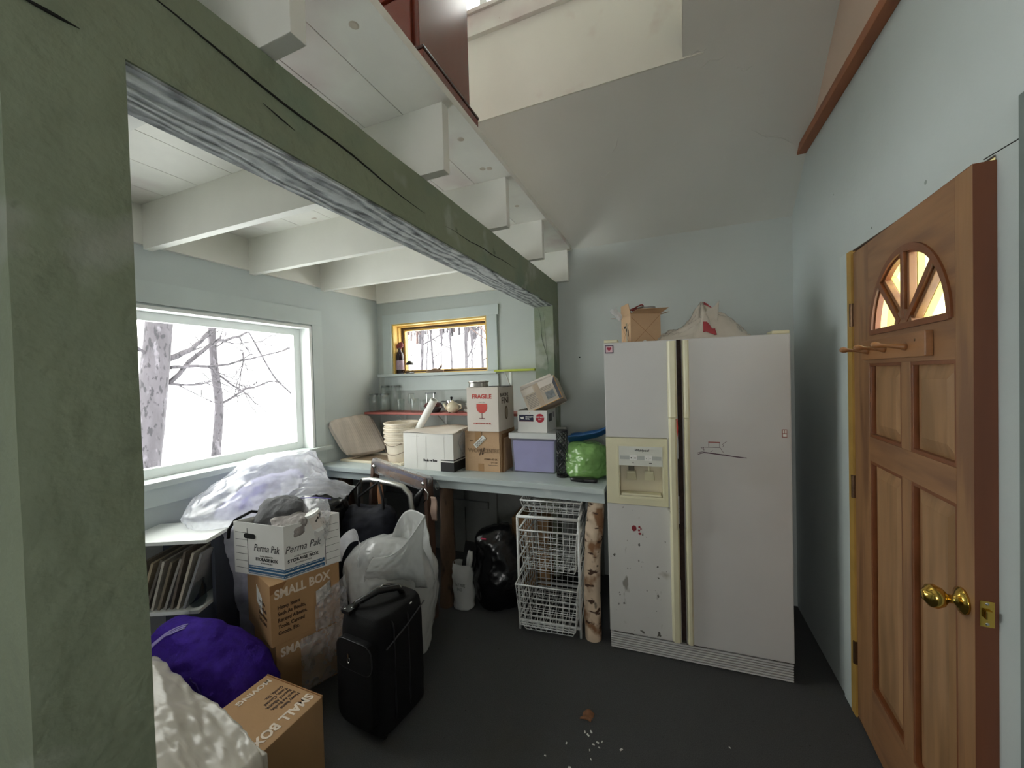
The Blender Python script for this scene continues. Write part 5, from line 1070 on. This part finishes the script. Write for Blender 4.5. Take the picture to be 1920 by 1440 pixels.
# black bags
bk = sack('duffel_bag', [(-1.86, 1.93, .0, .20, .12), (-1.86, 1.93, .03, .235, .145), (-1.85, 1.93, .25, .25, .15), (-1.84, 1.94, .50, .24, .14), (-1.83, 1.95, .66, .21, .11), (-1.82, 1.96, .735, .15, .06), (-1.82, 1.96, .75, .02, .01)], navy_cloth, None, .03, 6, 21, 80, 60, ridgeamp=.5, zmin=.001)
tag(bk, 'black cloth bag heaped before the chrome cart handle', 'bag')
for a_, b_ in ((-2.02, -1.90), (-1.93, -1.70)):
    st = G(); st.tube([(a_, 1.93, .62), (a_ + .02, 1.95, .80), ((a_ + b_) / 2 + .03, 2.0, .895), (b_ - .01, 1.95, .80), (b_ + .04, 1.90, .66)], .009, 6); o = st.build('strap', black_cloth, bk, smooth=True)
bk2 = sack('coat', [(-2.17, 1.93, .0, .13, .13), (-2.17, 1.92, .04, .16, .16), (-2.15, 1.90, .40, .17, .16), (-2.13, 1.86, .66, .17, .15), (-2.11, 1.85, .78, .14, .10), (-2.12, 1.86, .845, .06, .05), (-2.12, 1.86, .86, .006, .006)], black_bag, None, .03, 7, 33, 72, 56, ridgeamp=.55, zmin=.001)
bk2.name = 'bin_bag'; tag(bk2, 'glossy black bag with a white lining next to the clear bag', 'bag')
sheet('white_lining', lambda u, v: (-2.26 + .16 * u, 1.80 - .03 * math.sin(PI * u) + .05 * v, .80 + .055 * v + .03 * math.sin(PI * u) + .008 * fbm(Vector((u * 5, v * 5, 2)))), paper, bk2, 20, 10, .002)
# white bin liner with two lobes
wbg = thing('plastic_bag', 'open white plastic bag standing behind the black suitcase', 'bag')
sack('bag_body', [(-1.50, 1.80, .0, .13, .13), (-1.50, 1.80, .03, .18, .17), (-1.51, 1.79, .25, .235, .20), (-1.525, 1.79, .42, .27, .20), (-1.52, 1.79, .52, .265, .17), (-1.50, 1.79, .60, .20, .12), (-1.49, 1.80, .645, .12, .06), (-1.48, 1.80, .655, .01, .01)], white_bag, wbg, .022, 5., 41, 140, 100, ridgeamp=.5, zmin=.001, stretch=(1, 1, .5), crease=.007)
Jf, Jb, Tp = Vector((-1.515, 1.635, .60)), Vector((-1.535, 1.80, .62)), Vector((-1.225, 1.715, .835))
def crum(u, v, k): return Vector((0, 1, .4)) * (.007 * ridge(Vector((u * 3.2, v * 2.2, k))) + .004 * fbm(Vector((u * 9, v * 9, k))))
def frontp(u, v):
    rim = Jf.lerp(Tp, u) + Vector((.02 * math.sin(PI * u), -.03 * math.sin(PI * u), -.062 * math.sin(PI * u))); base = Vector((-1.55 + .335 * u, 1.60 + .10 * u, .45))
    return rim.lerp(base, v) + Vector((0, -.035 * math.sin(PI * v), 0)) + crum(u, v, 3.1) * min(1, v * 4)
def backp(u, v):
    rim = Jb.lerp(Tp, u) + Vector((-.045 * math.sin(PI * u), .045 * math.sin(PI * u), .075 * math.sin(PI * u))); base = Vector((-1.55 + .335 * u, 1.86 - .08 * u, .45))
    return rim.lerp(base, v) + crum(u, v, 8.7) * min(1, v * 4)
sheet('bag_mouth', frontp, white_bag, wbg, 40, 30, .0015); sheet('bag_mouth', backp, white_bag, wbg, 40, 30, .0015)
G().tube([frontp(i / 20, 0) for i in range(21)], .0035, 6).build('hem', white_bag, wbg, smooth=True)
def loop(u, v):
    t = PI * u; return (-1.69 + .10 * (-math.cos(t)) * (1 - .34 * v) + .05 * math.sin(t), 1.62 + .02 * math.sin(5 * u) + .03 * v, .54 + (.200 - .075 * v) * max(0, math.sin(t)) ** .7 + .004 * math.sin(14 * u + 5 * v))
sheet('bag_loop', loop, clear_bag, wbg, 36, 12, .0015)

# ================================================================== suitcase
su = thing('suitcase', 'black soft upright suitcase standing on the carpet', 'suitcase', (-1.43, 1.30, 0), math.radians(-5))
sw, sd, sh = .275, .295, .525
sack('shell', [(sw / 2, sd / 2, .015, sw * .40, sd * .42), (sw / 2, sd / 2, .022, sw * .485, sd * .49), (sw / 2, sd / 2, .06, sw * .50, sd * .505), (sw / 2, sd / 2, .28, sw * .505, sd * .51), (sw / 2, sd / 2, .45, sw * .495, sd * .50), (sw / 2, sd / 2 + .005, .505, sw * .46, sd * .47), (sw / 2, sd / 2 + .005, .525, sw * .36, sd * .38), (sw / 2, sd / 2, .527, .01, .01)], black_cloth, su, .004, 6, 3, 96, 48, power=2.6, ridgeamp=.2)
def rr_path(x0, y0, x1, y1, r, n=5):
    out = []
    for cx, cy, a0 in ((x1 - r, y1 - r, 0), (x0 + r, y1 - r, PI / 2), (x0 + r, y0 + r, PI), (x1 - r, y0 + r, 1.5 * PI)):
        out += [(cx + r * math.cos(a0 + PI / 2 * i / n), cy + r * math.sin(a0 + PI / 2 * i / n)) for i in range(n + 1)]
    return out
for y in (.075, .165):    # zip lines round the case
    pth = rr_path(-.003, .03, sw + .003, sh - .004, .06); G().tube([(x, y, z) for x, z in pth], .0032, 5, True).build('zip', mk('zip_dark', '26262A', .4, .4), su, smooth=True)
fp = rr_path(.028, .06, sw - .028, sh - .09, .05); G().prism([(x, z) for x, z in fp], (0, 0, 0), X3, Z3, Y3, -.026, .01).build('front_pocket', black_cloth, su, .006)
G().tube([(x, -.024, z) for x, z in rr_path(.030, .30, sw - .03, sh - .095, .045)], .003, 5, True).build('zip', mk('zip_dark', '26262A', .4, .4), su)
G().tube([(sw + .001, .03, .40), (sw + .006, .15, .44), (sw + .001, .28, .485)], .0032, 5).build('piping', mk('zip_grey', '4A4A4E', .4, .3), su)
hz = sh + .004
hd = G().tube([(.07, .04, hz - .01), (.085, .05, hz + .022), (.13, .13, hz + .045), (.175, .21, hz + .03), (.185, .23, hz - .004)], [.012, .014, .016, .014, .012], 10).build('handle', black_pl, su, smooth=True)
G().box(.035, .0, hz - .012, .085, .05, hz + .004).build('handle_base', black_pl, su, .003)
for dx, dy in ((.048, .012), (.07, .03)): G().lathe([(.0045, 0), (.004, .002), (.0001, .003)], (dx, dy, hz + .004), 10).build('rivet', chrome, su, smooth=True)
G().box(.075, .045, hz + .01, .10, .052, hz + .026).build('buckle', chrome, su, .001); G().box(.10, .06, hz + .014, .106, .085, hz + .03).build('buckle', chrome, su, .001)
G().tube([(.165 + .012 * math.cos(t * PI / 5), .225 + .006 * math.sin(t), hz + .02 + .014 * math.sin(t * PI / 5)) for t in range(10)], .0045, 6, True).build('lock', steel, su, smooth=True)
G().tube([(.05, .21, hz + .0), (.06, .23, hz + .008), (.085, .25, hz + .004)], .004, 6).build('hook', steel, su, smooth=True)
G().lathe([(.013, 0), (.013, .003), (.0001, .004)], (sw - .022, .20, sh - .012), 16, (.35, 0, 1)).build('badge', paper, su)
for x, z, y in ((.015, .30, -.004), (.11, .345, -.030)):
    G().tube([(x + .007 * math.cos(t * PI / 5), y, z + .012 * math.sin(t * PI / 5)) for t in range(10)], .0022, 6, True).build('zip_pull', steel, su); G().box(x - .004, y - .003, z + .012, x + .004, y + .002, z + .03).build('zip_slider', steel, su, .001)
for x in (.03, sw - .03):
    for y in (.03, sd - .03): G().lathe([(.014, -.011), (.017, -.007), (.017, .007), (.014, .011)], (x, y, .017), 14, (1, 0, 0)).build('wheel', black_pl, su)

# ================================================================== box stack with the file box on top
def moving_box(name, label, O, ang, wdt, dep, h, mat=cardboard):
    t = thing(name, label, 'box', O, ang)
    G().box(0, 0, 0, wdt, dep, h).build('body', mat, t, .004); return t
sb1 = moving_box('moving_box', 'lowest brown moving box at the bottom of the stack', (-1.775, 1.255, 0), math.radians(70), .33, .36, .30)
text('SMALL BOX', .058, (.02, 0, .235), X3, Z3, white_ink, sb1, bold=.002, sx=.82)
sheet('stretch_film', lambda u, v: (.10 + .225 * u, -.016 - .010 * ridge(Vector((u * 4, v * 4, 3.3))), .02 + .27 * v), clear_bag2, sb1, 40, 40, .001)
sb2 = moving_box('moving_box', 'brown moving box in mid stack under the white file box', (-1.775, 1.235, .30), math.radians(71), .33, .36, .298)
text('SMALL BOX', .062, (.018, 0, .226), X3, Z3, white_ink, sb2, bold=.002, sx=.80)
for k, t_ in enumerate(('Heavy Items', 'Such As Books,', 'Record Albums,', 'Tools, Canned', 'Goods, Etc.')): text(t_, .026, (.03, 0, .172 - .031 * k), X3, Z3, brown_ink, sb2, bold=.0006, sx=.78)
for k, t_ in enumerate(('Heavy Items', 'Such As Books', 'Record Albums', 'Tools, Canned')): text(t_, .026, (0, .17, .172 - .031 * k), -Y3, Z3, brown_ink, sb2, bold=.0006, sx=.72)
decal('white_label', [[(.16, .165), (.24, .12), (.24, .20), (.16, .245)]], (0, .36, 0), -Y3, Z3, paper, sb2)
decal('crushed_corner', [[(.0, .298), (.075, .298), (.05, .262), (0, .255)]], (0, 0, 0), X3, Z3, cardboard3, sb2)
sheet('stretch_film', lambda u, v: (.19 + .16 * u, -.018 - .010 * ridge(Vector((u * 4, v * 4, 8.3))) - .02 * u * (1 - v), .0 + .23 * v * (.55 + .45 * u)), clear_bag2, sb2, 40, 40, .001)
sheet('newspaper', lambda u, v: (.205 + .075 * u, -.008 - .004 * math.sin(4 * u), .115 + .075 * v + .03 * u), mk('newsprint', 'B9B4AE', .8, var=.35, vs=60), sb2, 6, 6, .001)
# white file box, open, sides a little bowed
P0, P1, P2 = Vector((-2.085, 1.275, 0)), Vector((-1.757, 1.302, 0)), Vector((-1.655, 1.548, 0)); P3 = P0 + P2 - P1
pp = thing('file_box', 'open white file storage box with blue bands and clothes inside', 'box', (P1.x, P1.y, .599)); FHh = .262
q_ = [p - P1 for p in (P0, P1, P2, P3)]; cen = sum(q_, Vector()) / 4
for i in range(4):
    a, b = q_[i], q_[(i + 1) % 4]; ia, ib = a + (cen - a) * .016, b + (cen - b) * .016; hh = Z3 * FHh
    G().hexa([a, b, ib, ia], [a + hh, b + hh, ib + hh, ia + hh]).build('side', paperwhite, pp)
G().prism([(p.x, p.y) for p in q_], (0, 0, 0), X3, Y3, Z3, .001, .004).build('bottom', paperwhite, pp)
RL = (q_[1] - q_[0]).normalized(); RR = (q_[2] - q_[1]).normalized(); LL_ = (q_[1] - q_[0]).length; LR_ = (q_[2] - q_[1]).length
for (O_, R_, L_, side) in ((q_[0], RL, LL_, 0), (q_[1], RR, LR_, 1)):
    cx = .215 if side == 0 else .085
    text('Perma Pak', .052, O_ + R_ * cx + Z3 * .125, R_, Z3, black_ink, pp, 'CENTER', -.0002, sx=.74, shear=.3)
    text('EXTRA STRENGTH', .010, O_ + R_ * cx + Z3 * .098, R_, Z3, grey_ink, pp, 'CENTER'); text('STORAGE BOX', .021, O_ + R_ * cx + Z3 * .078, R_, Z3, black_ink, pp, 'CENTER', .0006); text('LETTER/LEGAL SIZE', .009, O_ + R_ * cx + Z3 * .064, R_, Z3, grey_ink, pp, 'CENTER')
    x0, x1 = (.098, L_) if side == 0 else (0, .185)
    decal('blue_band', [rect(x0, .032, x1, .050), rect(x0, .008, x1, .026)], O_, R_, Z3, blue_ink, pp)
    decal('band_dashes', [rect(x0 + .006 * k, .0425, x0 + .006 * k + .003, .0465) for k in range(int((x1 - x0) / .006))] + [rect(x0 + .006 * k, .012, x0 + .006 * k + .003, .016) for k in range(int((x1 - x0) / .006))], O_ + R_.cross(Z3) * .0012, R_, Z3, paper, pp)['kind'] = 'stuff'
    vx = .092 if side == 0 else .190; e0, e1 = (.012, .09) if side == 0 else (.193, L_ - .006)
    decal('form_lines', [rect(vx, .012, vx + .0022, .235)] + [rect(e0, .03 + .036 * k, e1, .0315 + .036 * k) for k in range(6)], O_, R_, Z3, mk('form_ink', '3A3A3A', .7), pp)
decal('hand_hole', [[(.075 + .026 * (1 if abs(t) < PI / 2 else -1) + .013 * math.cos(t), .196 + .013 * math.sin(t)) for t in [-PI + 2 * PI * i / 24 + .01 for i in range(24)]]], q_[0] + RL * .035, RL, Z3, black_pl, pp, .0014, .002)
# clothes and bits in the file box
cl1 = sack('folded_clothes', [(-1.97, 1.46, .61, .07, .06), (-1.965, 1.46, .70, .09, .09), (-1.955, 1.43, .78, .11, .10), (-1.945, 1.43, .86, .125, .085), (-1.935, 1.45, .915, .11, .06), (-1.93, 1.46, .935, .06, .025), (-1.93, 1.46, .94, .01, .01)], dark_cloth, None, .022, 11, 51, 64, 48, ridgeamp=.55); cl1.name = 'folded_clothes'; tag(cl1, 'crumpled charcoal clothing in the back of the white file box', 'clothes')
cl2 = sack('scarf', [(-1.83, 1.385, .61, .05, .04), (-1.835, 1.385, .74, .085, .055), (-1.83, 1.39, .81, .095, .06), (-1.83, 1.40, .855, .105, .05), (-1.82, 1.405, .875, .08, .03), (-1.82, 1.405, .88, .01, .005)], grey_cloth, None, .02, 13, 57, 64, 48, ridgeamp=.6); tag(cl2, 'pinkish grey knitted scarf at the front of the file box', 'scarf')
strp = G().tube([(-2.02, 1.40, .87), (-2.07, 1.36, .885), (-2.095, 1.29, .86), (-2.105, 1.265, .82), (-2.105, 1.26, .775)], .008, 8).build('strap', black_cloth, cl1, smooth=True)
zb_ = sack('zip_bag', [(-1.735, 1.475, .70, .045, .035), (-1.735, 1.475, .80, .07, .045), (-1.74, 1.48, .88, .085, .04), (-1.745, 1.485, .935, .085, .016), (-1.745, 1.487, .95, .083, .004)], clear_bag2, None, .010, 12, 61, 56, 40); tag(zb_, 'clear zip bag with a lilac seal in the file box', 'bag')
G().tube([(-1.826, 1.46, .948), (-1.745, 1.483, .953), (-1.668, 1.51, .945)], .0028, 6).build('seal', mk('seal_lilac', '6F63B4', .4), zb_)
rp_ = thing('paper_cup', 'white and red printed roll inside the clear zip bag', 'roll', (-1.70, 1.468, .80), rot=Euler((math.radians(18), math.radians(-14), 0)))
G().lathe([(.0001, 0), (.033, 0), (.036, .10), (.034, .10), (.0001, .094)], (0, 0, 0), 28).build('roll_body', paper, rp_, smooth=False); G().lathe([(.0362, .018), (.0366, .019), (.0372, .085), (.0369, .086)], (0, 0, 0), 28).build('wrapper', mk('roll_print', 'D9D0C8', .5, spots=[('2E2622', 26., .60, .03)]), rp_)
G().box(-.05, -.028, .02, -.034, .01, .09).build('red_tab', mk('tab_red', 'C02A48', .5), rp_, .003)

# ================================================================== window-side shelf unit
SA = math.atan2(.19, .39)
sh_ = thing('shelf_unit', 'low white two-tier shelf unit under the big window', 'shelf', (-2.515, .985, 0), SA)
SWd, SDp = .43, .27
G().box(0, 0, .782, SWd, SDp, .800).build('top_board', paint_white2, sh_, .003); G().box(.005, .006, .432, SWd - .055, SDp, .450).build('lower_board', paint_white2, sh_, .003); G().box(.005, .006, .05, SWd - .055, SDp, .066).build('lower_board', paint_white2, sh_, .003)
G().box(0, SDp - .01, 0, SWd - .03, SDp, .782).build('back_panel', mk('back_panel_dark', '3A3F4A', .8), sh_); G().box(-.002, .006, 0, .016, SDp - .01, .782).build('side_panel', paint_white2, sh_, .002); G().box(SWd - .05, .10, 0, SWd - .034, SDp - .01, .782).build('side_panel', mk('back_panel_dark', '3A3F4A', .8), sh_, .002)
rng = random.Random(4); cols = ['8C8478', 'A89A82', '6A625A', 'B8B2A8', '857A6A', '9A9690', '746A60', 'C0B8A8', '8E8E90']
rl_ = ['first', 'second', 'third', 'fourth', 'fifth', 'sixth', 'seventh', 'eighth', 'ninth']
for k in range(9):
    hgt = rng.uniform(.24, .30); rec = G().box(-.006, -.125, 0, .006, .105, hgt).build('record_sleeve', mk('sleeve_%d' % k, cols[k], .7, var=.12, vs=18), bevel=.001)
    lx = .055 + .030 * k; wp = Vector((-2.515, .985, .4515)) + Matrix.Rotation(SA, 3, 'Z') @ Vector((lx, .145, .002))
    rec.location = wp; rec.rotation_euler = Euler((0, math.radians(15 + 2 * (k % 3)), SA)); tag(rec, rl_[k] + ' leaning record sleeve from the green post on the low shelf', 'record', 'record sleeves on the shelf')
mug = thing('jug', 'rounded grey jug at the dark end of the low shelf', 'jug', Vector((-2.515, .985, .4502)) + Matrix.Rotation(SA, 3, 'Z') @ Vector((.335, .06, 0)))
G().lathe([(.0001, 0), (.03, 0), (.038, .03), (.036, .08), (.026, .11), (.03, .125), (.027, .125), (.0001, .118)], (0, 0, 0), 24).build('jug_body', mk_glass('grey_glass', (.55, .6, .62), .1, 1.5), mug, smooth=True)
# big clear bag of lilac linen
cbx_ = thing('clear_plastic_bag', 'big clear plastic bag of lilac linen under the big window', 'bag')
sack('film', [(-2.35, 1.72, .0, .16, .24), (-2.35, 1.72, .04, .21, .30), (-2.35, 1.70, .45, .22, .32), (-2.36, 1.66, .72, .235, .36), (-2.37, 1.64, .84, .235, .40), (-2.38, 1.68, .94, .225, .34), (-2.40, 1.76, 1.02, .18, .24), (-2.41, 1.80, 1.08, .13, .16), (-2.42, 1.80, 1.105, .01, .012)], clear_bag, cbx_, .034, 4.5, 71, 170, 130, ridgeamp=.6, zmin=.001, crease=.010)
sack('linen', [(-2.36, 1.70, .03, .15, .22), (-2.36, 1.70, .40, .18, .27), (-2.36, 1.68, .70, .18, .28), (-2.37, 1.66, .82, .17, .26), (-2.38, 1.70, .90, .14, .20), (-2.38, 1.74, .96, .08, .12), (-2.38, 1.75, .975, .01, .01)], mk('linen_lilac', 'BDBBD8', .9, var=.08, spots=[('7A74BE', 4., .60, .04), ('E4E2E4', 5., .62, .06)]), cbx_, .03, 7, 74, 64, 48)
def foldf(u, v):
    a = PI * (1.02 + .86 * u); r = 1.0 - .22 * v
    return (-2.33 + .27 * r * math.cos(a) * 1.0 - .02, 1.60 + .43 * r * math.sin(a) * .98 + .0, .80 + .10 * math.sin(PI * u) * 0 + .17 * v + .05 * math.sin(PI * u) * (1 - v) + .012 * ridge(Vector((u * 6, v * 3, 5.5))))
sheet('loose_fold', lambda u, v: (-2.14 + .24 * u - .10 * v * (1 - u), 1.56 + .26 * u + .10 * v, .815 + .05 * math.sin(PI * u) + .11 * v * (1 - .6 * u) + .014 * ridge(Vector((u * 4, v * 4, 2.2)))), clear_bag, cbx_, 30, 24, .001)

# ================================================================== foreground left: purple bag, box, dust sheet
pb = thing('tote_bag', 'purple fabric tote bag slumped against the moving boxes', 'bag', (-1.945, 1.045, 0), math.radians(18))
pbb = sack('bag_body', [(0, 0, 0, .16, .09), (.01, 0, .02, .215, .12), (.02, .0, .14, .245, .135), (.0, .01, .25, .235, .13), (-.04, .02, .35, .19, .11), (-.075, .03, .435, .13, .065), (-.085, .035, .48, .085, .028), (-.085, .035, .49, .01, .008)], purple_m, pb, .036, 3.4, 83, 130, 96, power=2.2, ridgeamp=.6, zmin=.001, crease=.006)
from mathutils.bvhtree import BVHTree
bv = BVHTree.FromPolygons([v.co for v in pbb.data.vertices], [p.vertices for p in pbb.data.polygons])
def snap(pts, off=.002):
    out = []
    for p in pts:
        q, n, i, d = bv.find_nearest(Vector(p)); c = Vector((q.x, q.y, 0)).normalized(); n = n if n.dot(c + Vector((0, 0, .3))) > 0 else -n; out.append(q + n * off)
    return out
for k in range(4):
    o = .012 * k; pts = [catmull([(-.28 + .02 * k, -.16, .20 - o), (-.20, -.18, .30 - o), (-.12, -.18, .35 - o), (-.04, -.17, .37 - o), (.02, -.17, .365 - o)], i / 24) for i in range(25)]
    G().tube(snap(pts), .0030, 5).build('stripe', purple_band, pb, smooth=True)
for k in range(3):
    o = .013 * k; pts = [catmull([(-.26, -.10 + o, .36), (-.20, -.08 + o, .43), (-.14, -.05 + o, .48), (-.08, -.02 + o, .51)], i / 16) for i in range(17)]
    G().tube(snap(pts), .0030, 5).build('stripe', purple_band, pb, smooth=True)
G().tube(snap([catmull([(.06, -.2, .40), (.10, -.2, .28), (.12, -.2, .16), (.10, -.2, .05)], i / 20) for i in range(21)], .0), .004, 6).build('seam', mk('purple_seam', '2E1870', .8), pb, smooth=True)
lyb = thing('moving_box', 'brown moving box lying on the floor before the purple bag', 'box', (-1.64, .70, 0))
G().box(0, 0, 0, .325, .415, .30).build('body', cardboard, lyb, .004)
text('SMALL BOX', .056, (.255, .405, .300), -Y3, X3, white_ink, lyb, bold=.002, sx=.80)
for k, t_ in enumerate(('Heavy Items', 'Such As Books,', 'Record Albums,', 'Tools, Canned', 'Goods, Etc.')): text(t_, .022, (.212 - .024 * k, .395, .300), -Y3, X3, brown_ink, lyb, bold=.0005, sx=.72)
text('MOVING', .035, (.03, .40, .300), -Y3, X3, white_ink, lyb, bold=.001)
decal('recycle_marks', [circ(.10 + .02 * math.cos(t), .16 + .02 * math.sin(t), .004, 8) for t in (0, 1.3, 2.5, 3.8, 5.0)], (0, 0, .300), X3, Y3, black_ink, lyb)
decal('purple_label', [rect(.15, .085, .185, .125)], (0, 0, .300), X3, Y3, mk('label_violet', '6A4C9C', .6), lyb); decal('white_label', [rect(.15, .03, .20, .082)], (0, 0, .300), X3, Y3, paper, lyb)
G().box(.001, .413, .296, .324, .418, .303).build('torn_edge', cardboard3, lyb, .001)
# pale dust sheet heaped over things beside the post
def dsf(u, v):
    x = -2.12 + .96 * u
    edge_y = .93 - .03 * u - .16 * max(0, u - .60)
    y = .48 + (edge_y - .48) * v
    top = .44 - .04 * u - .09 * u * u
    z = top - .05 * v * v + .026 * ridge(Vector((x * 1.6 + y * 1.2, y * 5 + x * 1.5, 1.7))) + .007 * ridge(Vector((x * 7, y * 11, 4.2)))
    z *= max(0, min(1, v / .16, u / .10, (1 - u) / .13, (1 - v) / .05)) ** .5
    yy = y + .01 * fbm(Vector((x * 9, z * 9, 8)))
    on_box = -1.66 < x < -1.285 and yy > .68
    return (x, yy, max(.308 if on_box else .004, z))
ds = sheet('dust_sheet', dsf, dust_sheet, None, 90, 60, .0015); tag(ds, 'pale crumpled plastic dust sheet heaped beside the green post', 'dust sheet')
# ================================================================== small things on the floor
lf = sheet('dry_leaf', lambda u, v: (-.41 + .05 * u + .01 * v, 1.70 + .045 * v, .002 + .016 * math.sin(PI * u) * (.4 + v) * .8 + .004 * math.sin(9 * v)), leaf_m, None, 12, 10, .0012); tag(lf, 'curled brown dry leaf lying on the carpet', 'leaf')
rnd = random.Random(5)
bits = [(-.375, 1.645), (-.36, 1.635), (-.35, 1.655), (-.33, 1.60), (-.315, 1.615), (-.305, 1.595), (-.298, 1.625), (-.438, 1.566), (-.506, 1.483), (-.218, 1.618), (-.328, 1.534), (.198, 1.785), (-.34, 1.57), (-.40, 1.47), (-.23, 1.52)]
for i, (x, y) in enumerate(bits):
    a = rnd.uniform(0, PI); s = rnd.uniform(.004, .0075); o = G().hexa([(-s, -s * .4, 0), (s, -s * .5, 0), (s * .8, s * .4, 0), (-s * .9, s * .5, 0)], [(-s * .8, -s * .3, s * .5), (s * .8, -s * .4, s * .4), (s * .6, s * .3, s * .6), (-s * .7, s * .4, s * .4)]).build('plaster_crumb', bit_m)
    o.location = (x, y, .0005); o.rotation_euler = (0, 0, a); tag(o, 'tiny white plaster crumb on the dark carpet', 'crumb', 'white crumbs on the carpet')
